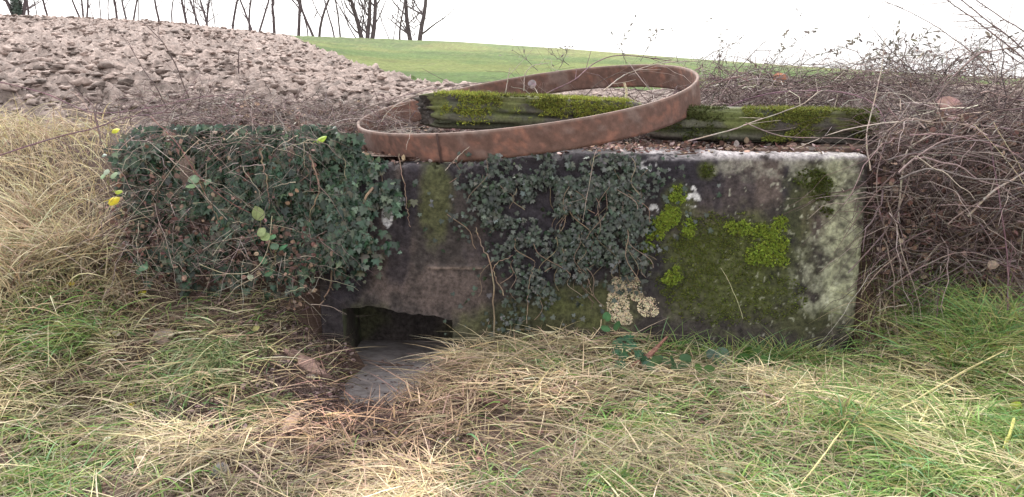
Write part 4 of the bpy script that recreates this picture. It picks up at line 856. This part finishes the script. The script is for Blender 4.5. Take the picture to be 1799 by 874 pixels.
CN = [
 ('pale crooked twig crossing in front of the long timber', [(1208, 248, 3.8), (1293, 226, 3.75), (1318, 216, 3.75), (1406, 185, 3.8), (1440, 161, 3.9), (1456, 158, 4.0)], .004, .002, PALE, 3),
 ('pale upright stem at the right end of the wall top', [(1530, 300, 3.55), (1523, 240, 3.6), (1540, 165, 3.65), (1550, 110, 3.7), (1553, 60, 3.75)], .0045, .002, PALE, 3),
 ('long thin cane running from the timber down over the wall end', [(1310, 216, 3.75), (1378, 239, 3.7), (1492, 242, 3.6), (1588, 254, 3.6), (1643, 275, 3.6), (1690, 300, 3.6)], .003, .002, MID, 6),
 ('arched grey cane rising from the thicket then bending flat to the right edge', [(1575, 400, 3.5), (1586, 300, 3.5), (1598, 261, 3.5), (1636, 237, 3.5), (1670, 223, 3.5), (1708, 214, 3.55), (1830, 232, 3.6)], .0055, .004, PALE, 5),
 ('dark cane slanting up to the right across the thicket top', [(1520, 262, 3.6), (1557, 237, 3.6), (1625, 213, 3.6), (1687, 199, 3.6), (1735, 189, 3.6), (1820, 178, 3.6)], .0038, .003, DRK, 8),
 ('thick dark arched cane curving up to the upper right against the sky', [(1600, 250, 3.9), (1660, 154, 3.9), (1711, 103, 3.9), (1749, 91, 3.9), (1830, 80, 3.9)], .006, .004, MID, 8),
 ('cane curving down from the upper arch towards the ring', [(1225, 215, 4.3), (1330, 170, 4.3), (1450, 160, 4.2), (1530, 180, 4.0), (1560, 230, 3.8), (1580, 300, 3.7)], .0045, .003, PUR, 8),
 ('fine straight pale stalk slanting down at the right, the upper one of two', [(1711, 220, 3.4), (1750, 260, 3.38), (1790, 310, 3.35), (1815, 350, 3.33)], .002, .0015, (.45, .38, .26), 0),
 ('fine straight pale stalk slanting down at the right, the steeper one of two', [(1745, 215, 3.4), (1765, 250, 3.38), (1795, 300, 3.35)], .002, .0015, (.45, .38, .26), 0),
 ('bent pale cane in the middle of the right thicket', [(1490, 480, 3.5), (1560, 400, 3.48), (1590, 330, 3.47), (1600, 280, 3.47)], .004, .003, MID, 4),
 ('thick grey cane crossing the right thicket towards its lower edge', [(1700, 380, 3.42), (1740, 340, 3.4), (1790, 310, 3.4), (1830, 280, 3.4)], .006, .005, PALE, 2),
 ('thin straight stem leaning over the green field beside the ring', [(1258, 165, 4.6), (1303, 117, 4.6), (1344, 77, 4.6)], .0042, .0025, DRK, 2),
 ('short dark shoot pointing up left above the thicket', [(1610, 130, 4.0), (1572, 93, 4.0), (1530, 45, 4.0)], .0035, .0018, DRK, 5),
 ('long bare shoot rising furthest left against the sky at the upper right', [(1760, 150, 3.9), (1715, 100, 3.9), (1674, 69, 3.9), (1619, 33, 3.9), (1550, 2, 3.9)], .0035, .002, MID, 6),
 ('bare budded shoot slanting to the top edge, second of the four at the upper right', [(1830, 130, 3.9), (1777, 84, 3.9), (1715, 39, 3.9), (1660, 0, 3.9), (1630, -25, 3.9)], .0048, .003, MID, 9),
 ('bare budded shoot slanting to the top edge, third of the four at the upper right', [(1850, 140, 3.9), (1784, 72, 3.9), (1732, 34, 3.9), (1691, 0, 3.9), (1660, -25, 3.9)], .0048, .003, MID, 9),
 ('bare shoot nearest the upper right corner', [(1850, 100, 3.9), (1799, 56, 3.9), (1763, 34, 3.9), (1718, 3, 3.9), (1690, -20, 3.9)], .004, .003, MID, 7),
 ('long dark cane lying in a flat arch over the grass at the left', [(-20, 280, 3.5), (103, 240, 3.6), (165, 225, 3.7), (223, 206, 3.8), (300, 196, 3.9)], .0042, .0025, PUR, 7),
 ('thin cane sagging across the foot of the ploughed field', [(-20, 140, 4.2), (82, 165, 4.2), (154, 196, 4.2), (206, 197, 4.2), (270, 188, 4.2), (345, 173, 4.2), (410, 165, 4.3)], .004, .0022, PUR, 8),
 ('bare stem leaning left against the ploughed field, the shorter of two', [(292, 190, 4.4), (276, 155, 4.4), (254, 124, 4.4), (225, 72, 4.4)], .0045, .002, DRK, 2),
 ('bare stem leaning left against the ploughed field, the taller of two', [(332, 172, 4.5), (313, 125, 4.5), (292, 82, 4.5), (270, 58, 4.5), (247, 36, 4.5)], .0048, .002, DRK, 3),
 ('knobbly short dark stem rising beside the yellow leaf at the left', [(176, 245, 3.9), (170, 215, 3.9), (160, 180, 3.9), (132, 158, 3.9)], .006, .003, MID, 4),
 ('thin reddish cane drooping over the ivy on the left', [(265, 205, 3.6), (310, 250, 3.45), (345, 300, 3.4), (400, 350, 3.4), (440, 372, 3.42)], .0026, .0018, (.2, .09, .085), 3),
 ('thin pale cane crossing the dark ivy towards lower right', [(250, 240, 3.6), (310, 290, 3.4), (360, 345, 3.38), (400, 385, 3.38)], .0022, .0016, PALE, 2),
 ('pale looping bramble hanging under the ivy to the straw', [(478, 380, 3.42), (468, 440, 3.38), (440, 475, 3.35), (390, 478, 3.35), (345, 462, 3.36)], .0025, .0018, (.42, .36, .26), 2),
 ('upright bare twig standing out of the field edge left of the green field', [(420, 130, 4.9), (419, 108, 4.9), (420, 88, 4.9)], .005, .003, DRK, 0),
 ('bare twig hanging on the ring front, crossing its rim downwards', [(723, 225, 3.5), (719, 245, 3.47), (716, 263, 3.47)], .002, .0015, PALE, 0),
 ('curved pale twig over the left end of the ring', [(670, 215, 3.9), (685, 195, 3.9), (715, 175, 3.95), (742, 163, 4.0)], .003, .002, PALE, 2),
 ('long twig lying from the ring rim over its left end', [(620, 200, 4.0), (650, 188, 4.0), (740, 160, 4.0), (800, 150, 4.2), (860, 142, 4.6)], .0038, .0025, MID, 5),
 ('pale curved twig rising inside the ring behind the mossy timber', [(920, 160, 4.4), (922, 135, 4.4), (935, 118, 4.4), (965, 112, 4.5)], .0035, .002, PALE, 2),
 ('upright pale broken stalk beside the end of the mossy timber', [(888, 165, 4.3), (892, 140, 4.3), (896, 118, 4.3)], .0035, .002, PALE, 1),
 ('dark cane crossing the ring from the timber to its upper right rim', [(960, 165, 4.3), (1010, 140, 4.4), (1045, 112, 4.6), (1090, 98, 4.8), (1180, 108, 4.9)], .0042, .003, PUR, 6),
 ('grey cane lying inside the ring along the far rim', [(1060, 160, 4.4), (1100, 130, 4.6), (1160, 112, 4.8), (1230, 108, 4.9)], .0045, .003, PALE, 4),
 ('straight twig leaning from the right of the ring into its middle', [(1150, 168, 4.2), (1128, 140, 4.3), (1105, 110, 4.5)], .0035, .002, MID, 2),
 ('short pale broken stick stuck upright inside the ring', [(1099, 178, 4.4), (1098, 160, 4.4), (1096, 145, 4.4)], .010, .008, (.5, .42, .3), 0),
 ('long thin stem hanging down the dark face of the wall between the ivies', [(783, 300, 3.57), (790, 290, 3.56), (806, 272, 3.5), (822, 258, 3.45)], .0025, .0018, PALE, 1),
 ('fine pale stem hanging over the ivy near the black streaks', [(1048, 262, 3.5), (1040, 300, 3.52), (1030, 345, 3.53), (1022, 395, 3.55)], .0022, .0014, PALE, 1),
 ('pale thin stalk rising in front of the wall below the small moss cushion', [(1305, 560, 3.4), (1285, 510, 3.4), (1262, 470, 3.42)], .002, .0015, (.4, .38, .24), 0),
 ('twisted brown cane along the foot of the thicket', [(1540, 520, 3.4), (1620, 470, 3.38), (1700, 440, 3.38), (1799, 470, 3.35)], .004, .003, MID, 6),
 ('curved cane looping down the left edge of the thicket', [(1600, 180, 3.6), (1555, 250, 3.55), (1540, 330, 3.52), (1560, 420, 3.5), (1600, 480, 3.48)], .004, .003, MID, 6),
 ('long straight cane crossing the whole thicket from upper left to lower right', [(1560, 190, 3.55), (1640, 290, 3.5), (1720, 400, 3.45), (1799, 520, 3.4)], .0035, .003, MID, 4),
 ('cane rising from the grass to the thicket top at the right edge', [(1770, 560, 3.3), (1772, 450, 3.35), (1755, 330, 3.4), (1740, 230, 3.5)], .0045, .003, PUR, 4),
]
for i, (lab, pts, r0, r1, cc, sd) in enumerate(CN): cane(lab, pts, r0 * .8, r1 * .8, cc, sd, seed=500 + i, buds=('budded' in lab))
LC = (.15, .135, .115)
SP = [
 ('thin leafy sprig rising over the far ring rim, just right of the timber', [(945, 125, 4.9), (925, 105, 4.9), (900, 86, 4.9)], 4),
 ('low leafy sprig against the green field above the ring', [(1000, 115, 4.9), (975, 98, 4.9), (968, 88, 4.9)], 5),
 ('small leafy shoot pointing up right above the ring', [(985, 118, 4.9), (995, 95, 4.9), (998, 82, 4.9)], 4),
 ('tall airy sprig with small dark leaves above the right of the ring', [(1100, 112, 4.8), (1092, 85, 4.8), (1096, 60, 4.8)], 7),
 ('leafy sprig against the sky, leaning right above the ring end', [(1125, 108, 4.8), (1140, 80, 4.8), (1148, 55, 4.8), (1175, 48, 4.8)], 9),
 ('leafy sprig against the sky beside the ring tip', [(1265, 150, 4.6), (1266, 100, 4.6), (1268, 60, 4.6)], 12),
 ('spreading leafy sprig just above the field right of the ring tip', [(1225, 112, 4.6), (1250, 95, 4.6), (1290, 78, 4.6), (1310, 62, 4.6)], 11),
 ('leafy sprig drooping over the field edge in the sky, middle right', [(1340, 125, 4.5), (1365, 95, 4.5), (1395, 75, 4.5), (1430, 52, 4.5)], 11),
 ('leafy sprig with curled leaves left of the tall thicket', [(1400, 120, 4.5), (1430, 100, 4.5), (1470, 88, 4.5), (1500, 75, 4.5)], 14),
 ('leafy cane end against the sky at the top of the thicket', [(1480, 130, 4.2), (1530, 95, 4.2), (1570, 75, 4.2), (1600, 55, 4.2)], 14),
 ('sprig of larger round leaves above the thicket', [(1560, 120, 4.2), (1600, 90, 4.2), (1620, 68, 4.2), (1640, 45, 4.2)], 10),
 ('low leafy cane along the thicket skyline', [(1500, 115, 4.3), (1560, 102, 4.3), (1640, 100, 4.3), (1720, 110, 4.3)], 16),
 ('leafy shoot in the haze of twigs near the right edge', [(1700, 130, 4.2), (1720, 90, 4.2), (1745, 60, 4.2)], 9),
]
for i, (lab, pts, nl) in enumerate(SP): cane(lab, pts, .0022, .0011, LC, 5, int(nl * 1.6), LC, .029 if i > 6 else .021, 700 + i, 'leafy_sprig')
# finer bare shoots in the sky part of the thicket
P = region(260, ((1640, 110, 130, 28, 3), (1740, 100, 80, 50, 1.5), (1500, 120, 90, 14, 1.2), (1340, 118, 100, 8, .6)), 3.9, 4.9)
V, Q, C = twigcloud(len(P), P, (.15, .5), (.0012, .0026), TW, .25, sag=.1)
i = rng.integers(0, len(P), 160); LL = leaves('narrow', P[i] + jit(160) * .06, unit(jit(160)), unit(jit(160) + [0, -1, 0]), .022 * (.6 + rnd(160)), pick([(.09, .07, .06), (.14, .09, .08)], 160))
V, Q, C = merge([(V, Q, C), LL]); o = mesh_obj('thin_brush', V, Q, M_twig, C=C); tag(o, 'airy mesh of fine bare twigs against the sky at the upper right', 'brushwood', kind='stuff')
# ------------------------------------------------------------------ single leaves and plants
def one_leaf(name, label, u, v, size, c, kind='ovate', dz=.035, up=(0, -.6, .8), tip=(1, -.2, 0), cat='leaf', Y=None, curl=1.2, group=None):
    p = gpt(u, v, dz) if Y is None else at(u, v, Y)
    V0, T0 = leaf_tpl(kind)
    # subdivide by rings for a curved blade
    n = len(V0) - 1; ctr = V0[0]; rim = V0[1:]; rings = [ctr[None] + (rim - ctr) * f for f in (.33, .66, 1.)]
    V = np.concatenate([ctr[None]] + rings); V[:, 2] = -.45 * np.abs(V[:, 0]) ** 1.2 * curl - .25 * (V[:, 1] - .4) ** 2 * curl + .05 * np.sin(V[:, 1] * 14) * np.abs(V[:, 0])
    T = [(0, 1 + i, 1 + (i + 1) % n) for i in range(n)]; Qd = [(1 + r * n + i, 1 + r * n + (i + 1) % n, 1 + (r + 1) * n + (i + 1) % n, 1 + (r + 1) * n + i) for r in range(2) for i in range(n)]
    Qd = [(a, d_, c_, b_) for a, b_, c_, d_ in Qd]
    tip = unit(np.array(tip, float)); X = unit(np.cross(tip, up)); Zn = np.cross(X, tip)
    W_ = p + (X[None] * V[:, :1] + tip[None] * V[:, 1:2] + Zn[None] * V[:, 2:]) * size
    st = tube(crm([p + tip * size * .1, p - tip * size * .15, p - tip * size * .4 + np.array([0, 0, -.004])], 5), .0012, np.array(c) * .8, 4)
    C = cvar(c, len(V), .12)
    Vm, Q, C = merge([(W_, [np.array(T), np.array(Qd)], C), st])
    o = mesh_obj(name, Vm, Q, M_leaf if sum(c) > .3 or c[1] > c[0] else M_dead, C=C, smooth=True, loc=p); tag(o, label, cat, group)
YEL = (.58, .46, .02); PAL = (.62, .56, .44); FG = 'fallen leaves lying on the straw'
P, u, v = scatter(5200); kk = (bare(u, v, P) < .5) & (P[:, 1] < WY - .05); P = P[kk]; n = len(P); P[:, 2] += .03 * rnd(n)
L_ = leaves('ovate', P, unit(jit(n) * [1, 1, .3]), unit(jit(n) * .6 + [0, 0, 1]), .022 * (.4 + 1.1 * rnd(n)), pick(DL, n, None, .35), 1.6)
o = mesh_obj('leaf_fragments', L_[0], L_[1], M_dead, C=L_[2]); tag(o, 'dark brown scraps of dead leaf caught all through the straw', 'leaf scraps', kind='stuff')
one_leaf('fallen_leaf', 'bright yellow leaf at the right edge of the tall dry grass', 190, 352, .05, YEL, 'round', Y=3.35, group=FG, tip=(1, 0, .2))
one_leaf('fallen_leaf', 'small yellow-green leaf beside the bright yellow leaf in the dry grass', 202, 336, .035, (.35, .42, .06), 'ovate', Y=3.37, group=FG)
one_leaf('fallen_leaf', 'yellow leaf at the top left where the grass meets the ploughed field', 197, 228, .035, (.5, .5, .04), 'round', Y=3.7, group=FG)
one_leaf('fallen_leaf', 'orange-yellow leaf above the left corner of the ivy', 265, 226, .03, (.55, .36, .03), 'ovate', Y=3.7, group=FG)
one_leaf('fallen_leaf', 'light green leaf on top of the ivy near the ring', 555, 248, .05, (.30, .42, .05), 'ovate', Y=3.40, group=FG, tip=(1, 0, .5))
one_leaf('fallen_leaf', 'small yellow leaf low in the dry grass', 120, 497, .03, YEL, 'ovate', group=FG)
one_leaf('fallen_leaf', 'yellow leaf under the ivy on the dark soil', 243, 512, .038, (.45, .40, .03), 'round', group=FG)
one_leaf('fallen_leaf', 'tiny yellow leaf in the lower left straw', 226, 710, .026, YEL, 'ovate', group=FG)
one_leaf('fallen_leaf', 'big curled pale leaf on the straw bank at the left', 268, 583, .085, (.42, .34, .31), 'round', group=FG, curl=2)
one_leaf('fallen_leaf', 'whitish curled leaf touching the big pale leaf', 296, 588, .05, PAL, 'ovate', group=FG, curl=2, tip=(.4, -.8, .3))
one_leaf('fallen_leaf', 'smaller whitish leaf left of the big pale leaf', 212, 585, .035, PAL, 'ovate', group=FG, curl=2, tip=(-1, -.3, .3))
one_leaf('fallen_leaf', 'white heart-shaped leaf in the lower left straw', 180, 772, .03, (.72, .68, .52), 'round', group=FG)
one_leaf('fallen_leaf', 'pale buff leaf below the white heart-shaped leaf', 236, 806, .04, (.58, .48, .36), 'ovate', group=FG)
one_leaf('fallen_leaf', 'grey leaf half under straw near the bottom left', 372, 822, .055, (.27, .27, .26), 'round', group=FG)
one_leaf('fallen_leaf', 'round pale leaf on the mulch below the rotten wood', 536, 662, .045, (.46, .40, .33), 'round', group=FG)
one_leaf('fallen_leaf', 'yellowish round leaf above the rotten wood', 444, 575, .03, (.42, .38, .16), 'round', group=FG)
one_leaf('fallen_leaf', 'green rounded leaf at the right edge of the culvert mouth', 812, 601, .036, (.26, .32, .14), 'round', group=FG, up=(0, -1, .2), tip=(.2, -.1, 1))
one_leaf('fallen_leaf', 'light brown leaf in the straw right of the middle', 1210, 690, .06, (.45, .33, .26), 'round', group=FG, curl=2)
one_leaf('fallen_leaf', 'pale green leaf flat in the grass at the lower right', 1265, 830, .05, (.34, .38, .22), 'round', group=FG)
one_leaf('fallen_leaf', 'yellow-green seedling leaf standing at the right edge', 1785, 728, .05, (.42, .48, .08), 'round', group=FG, up=(0, -1, .3), tip=(.1, 0, 1))
one_leaf('fallen_leaf', 'brown leaf caught high in the right thicket', 1650, 188, .11, (.36, .22, .20), 'round', Y=3.7, group='dead leaves caught in the brambles', up=(0, -1, .3))
one_leaf('fallen_leaf', 'tan leaf caught behind the brown leaf high in the thicket', 1680, 205, .07, (.42, .32, .26), 'ovate', Y=3.75, group='dead leaves caught in the brambles', up=(0, -1, .5))
one_leaf('fallen_leaf', 'orange-brown leaf behind the ring tip, in the twigs', 1358, 135, .09, (.38, .16, .09), 'ovate', Y=5., group='dead leaves caught in the brambles', up=(0, -1, .5))
one_leaf('fallen_leaf', 'grey leaf caught in twigs inside the ring', 930, 152, .045, (.22, .18, .19), 'round', Y=4.5, group='dead leaves caught in the brambles', up=(0, -1, .3), tip=(.6, 0, .6))
one_leaf('fallen_leaf', 'pale tan leaf low in the right thicket', 1735, 465, .05, (.40, .30, .24), 'ovate', Y=3.4, group='dead leaves caught in the brambles', up=(0, -1, .3))
one_leaf('fallen_leaf', 'white upright leaf on the culvert bank under the ivy', 437, 482, .035, (.55, .6, .45), 'ovate', Y=3.42, group=FG, up=(0, -1, .3), tip=(.3, 0, -1))
# bramble seedlings and leafy plants (stems + broad leaves)
def plant(name, label, pts, c, size, stemc=(.2, .2, .1), kind='ovate', cat='plant', Y=None, n_each=1, root_uv=None):
    ps = [gpt(u, v, .065) if Y is None else at(u, v, Y) for u, v in pts]
    rt = gpt(*root_uv) if root_uv else np.mean(ps, 0) + [0, .03, -.05]
    root = empty(name, rt, label, cat); st = []; L_ = []
    for p in ps:
        mid = (rt + p) / 2 + rng.normal(size=3) * .01 + [0, 0, .015]; st.append(tube(crm([rt, mid, p], 8), .0013, stemc, 4))
        m = n_each; P = np.tile(p, (m, 1)); a = rng.uniform(0, 6.28, m)
        tipd = unit(np.stack([np.cos(a), -.4 + .3 * np.sin(a), .1 + .6 * np.sin(a)], -1))
        L_.append(leaves(kind, P, tipd, unit(jit(m) * .3 + [0, -.8, .7]), size * (.75 + .5 * rnd(m)), cvar(c, m, .15)))
    V, Q, C = merge(st); mesh_obj('stems', V, Q, M_twig, root, C=C); V, Q, C = merge(L_); mesh_obj('leaves', V, Q, M_leaf, root, C=C)
plant('bramble_seedling', 'pale green bramble sprig hanging in front of the ivy', [(458, 388), (462, 410), (455, 402)], (.26, .32, .15), .06, Y=3.36, n_each=1)
plant('bramble_seedling', 'mid green bramble sprig just below the pale one', [(483, 412), (478, 428), (490, 436), (470, 462), (478, 478)], (.11, .21, .12), .045, Y=3.38)
plant('bramble_seedling', 'grey-green trifoliate sprig in the dry grass at the left', [(182, 302), (194, 310), (176, 312)], (.26, .34, .24), .045, Y=3.4)
plant('bramble_seedling', 'green trifoliate sprig on the upper left of the ivy', [(350, 312), (358, 320), (345, 325)], (.14, .22, .14), .045, Y=3.4)
plant('bramble_seedling', 'blue-green leaves at the foot of the dark bank', [(246, 468), (254, 472), (240, 474)], (.13, .24, .15), .05, Y=3.42)
plant('ivy_sprig', 'small green ivy sprig dangling below the main ivy', [(570, 438), (575, 448), (568, 455), (580, 442)], (.07, .17, .09), .04, Y=3.5, kind='ivy', cat='ivy')
plant('nettle_plant', 'bluish green young nettles at the wall foot right of the lichen', [(1085, 600), (1100, 612), (1112, 604), (1095, 625), (1120, 622), (1080, 615), (1105, 595), (1130, 635), (1092, 640)], (.06, .135, .075), .034, n_each=4, kind='ivy', root_uv=(1100, 640))
plant('dock_plant', 'round dark green leaves beside the nettles', [(1150, 640), (1165, 632), (1180, 642), (1195, 635)], (.055, .11, .05), .042, n_each=2, kind='round', root_uv=(1170, 655))
plant('dock_plant', 'greyish round leaves below the middle of the wall', [(1258, 622), (1250, 632), (1265, 630)], (.14, .22, .16), .05, n_each=2, kind='round', root_uv=(1258, 650))
plant('dock_plant', 'broad dark green leaves at the wall foot under the lichened edge', [(1310, 628), (1330, 636), (1295, 640), (1235, 650), (1350, 624)], (.045, .10, .02), .06, n_each=2, kind='ovate', root_uv=(1310, 650))
plant('geranium_plant', 'feathery green leaves left of the lower right corner of the wall', [(1430, 612), (1445, 605), (1420, 600), (1455, 618), (1362, 600)], (.09, .17, .085), .035, n_each=3, kind='ivy', root_uv=(1435, 630))
plant('ivy_sprig', 'single green leaf sprig beside the cream lichen', [(1062, 562), (1070, 575), (1085, 580)], (.07, .18, .07), .05, Y=3.5, kind='round', cat='plant')
# ------------------------------------------------------------------ pieces of wood and sticks
def wood(name, label, pts, r, c, seed, flat=.5, cat='wood piece'):
    rs = np.random.default_rng(seed); P = crm([gpt(u, v, dz) for u, v, dz in pts], 40); n, k = 40, 22
    T = unit(np.gradient(P, axis=0)); A = unit(np.cross(T, [0, 0, 1.])); B = np.cross(A, T); ang = np.arange(k) * 2 * math.pi / k
    t = np.linspace(0, 1, n); prof = r * (.65 + .5 * vn(t * 6, t * 0 + seed, s=seed)) * (1 - .6 * np.abs(2 * t - 1) ** 6)
    g = vn(np.repeat(ang[None] * 3.2, n, 0), np.repeat(t[:, None] * 5, k, 1), s=seed + 2); g2 = vn(np.repeat(ang[None] * 8, n, 0), np.repeat(t[:, None] * 14, k, 1), s=seed + 4)
    R_ = prof[:, None] * (.6 + .55 * g + .3 * g2)
    V = P[:, None] + A[:, None] * (np.cos(ang)[None] * R_)[..., None] + B[:, None] * (np.sin(ang)[None] * R_ * flat)[..., None]
    C = np.asarray(c)[None, None] * (.4 + .7 * g + .6 * g2)[..., None]
    i, j = np.meshgrid(np.arange(n - 1), np.arange(k), indexing='ij'); j2 = (j + 1) % k
    q = np.stack([i * k + j, i * k + j2, (i + 1) * k + j2, (i + 1) * k + j], -1).reshape(-1, 4)
    V = np.concatenate([V.reshape(-1, 3), P[:1], P[-1:]]); C = np.concatenate([C.reshape(-1, 3), np.tile(np.asarray(c) * .6, (2, 1))])
    caps = np.array([(n * k, (x + 1) % k, x) for x in range(k)] + [(n * k + 1, (n - 1) * k + x, (n - 1) * k + (x + 1) % k) for x in range(k)])
    o = mesh_obj(name, V, [q, caps], M_wood, C=C, smooth=False, loc=P[0]); tag(o, label, cat)
wood('rotten_wood', 'crumbling pinkish rotten branch lying above the water edge', [(498, 615, .04), (530, 630, .05), (560, 655, .04), (605, 685, .02)], .036, (.25, .165, .14), 3)
wood('rotten_wood', 'dark wet wood lump under the pinkish rotten branch', [(480, 625, .02), (510, 640, .02), (545, 660, .01)], .03, (.10, .07, .07), 5)
wood('bark_strip', 'pale broken bark strip in the mulch, the upper short one', [(500, 760, .03), (515, 735, .03), (528, 722, .03)], .024, (.30, .21, .17), 7, .4)
wood('bark_strip', 'long smooth brown bark strip slanting below the short one', [(468, 795, .02), (485, 778, .025), (505, 758, .02)], .022, (.28, .19, .165), 9, .5)
wood('fallen_stick', 'dark reddish stick on the straw right of the water', [(792, 700, .05), (830, 702, .05), (870, 708, .045), (895, 706, .04)], .010, (.12, .065, .055), 11, 1., 'stick')
wood('fallen_stick', 'red-brown stick leaning in the nettles at the wall foot', [(1108, 645, .03), (1140, 625, .07), (1172, 592, .12)], .009, (.22, .11, .085), 13, 1., 'stick')
wood('fallen_stick', 'long thin dark stick at the bottom left crossing the straw', [(440, 845, .03), (520, 812, .04), (600, 800, .03)], .006, (.13, .09, .085), 15, 1., 'stick')
wood('fallen_stick', 'slim dead stalk forked across the lower left straw', [(240, 865, .05), (320, 820, .06), (400, 770, .06)], .006, (.35, .27, .17), 17, 1., 'stick')
wood('fallen_stick', 'thin twig lying on the shallow water', [(635, 632, .006), (690, 640, .01), (722, 655, .01)], .004, (.14, .10, .09), 19, 1., 'stick')
wood('fallen_stick', 'pale stalk crossing the mulch below the water', [(608, 712, .02), (640, 688, .02), (700, 660, .012)], .005, (.42, .36, .31), 21, 1., 'stick')
wood('straw_stalk', 'long bright straw stalk slanting across the lower right grass', [(1605, 705, .09), (1690, 655, .12), (1770, 614, .15)], .0035, (.55, .48, .25), 23, 1., 'stalk')
wood('straw_stalk', 'long yellowish stalk slanting through the lower middle grass', [(1390, 872, .05), (1440, 810, .09), (1480, 755, .12)], .0028, (.50, .44, .22), 25, 1., 'stalk')
wood('straw_stalk', 'thick yellow-green stalk standing near the right edge', [(1762, 790, .06), (1775, 760, .09), (1782, 735, .11)], .005, (.45, .44, .14), 27, 1., 'stalk')
# ------------------------------------------------------------------ light
w = bpy.data.worlds.new('World'); S.world = w; w.use_nodes = True; N = w.node_tree.nodes; K = w.node_tree.links
sky = N.new('ShaderNodeTexSky'); sky.sky_type = 'NISHITA'; sky.sun_disc = False
EL, AZ = math.radians(48), math.radians(-25)     # azimuth measured from +Y, negative = to the left
sky.sun_elevation = EL; sky.sun_rotation = AZ; sky.air_density = 1.0; sky.dust_density = 6; sky.ozone_density = 1
hs = N.new('ShaderNodeHueSaturation'); hs.inputs['Saturation'].default_value = .12
K.new(sky.outputs[0], hs.inputs['Color']); cl = N.new('ShaderNodeMix'); cl.data_type = 'RGBA'; cl.inputs[0].default_value = .7; cl.inputs[7].default_value = (3.6, 3.55, 3.5, 1)
K.new(hs.outputs[0], cl.inputs[6]); K.new(cl.outputs[2], N['Background'].inputs[0]); N['Background'].inputs[1].default_value = .15
sl = bpy.data.lights.new('sun', 'SUN'); sl.energy = .75; sl.angle = math.radians(25); sl.color = (1, .97, .92)
so = bpy.data.objects.new('sun', sl); col.objects.link(so)
dv = Vector((math.sin(AZ) * math.cos(EL), math.cos(AZ) * math.cos(EL), math.sin(EL))); so.rotation_euler = dv.to_track_quat('Z', 'Y').to_euler()
vs = S.view_settings; vs.view_transform = 'Standard'; vs.look = 'None'; vs.gamma = 1; vs.exposure = 1.96
S.cycles.max_bounces = 6; S.cycles.use_denoising = True
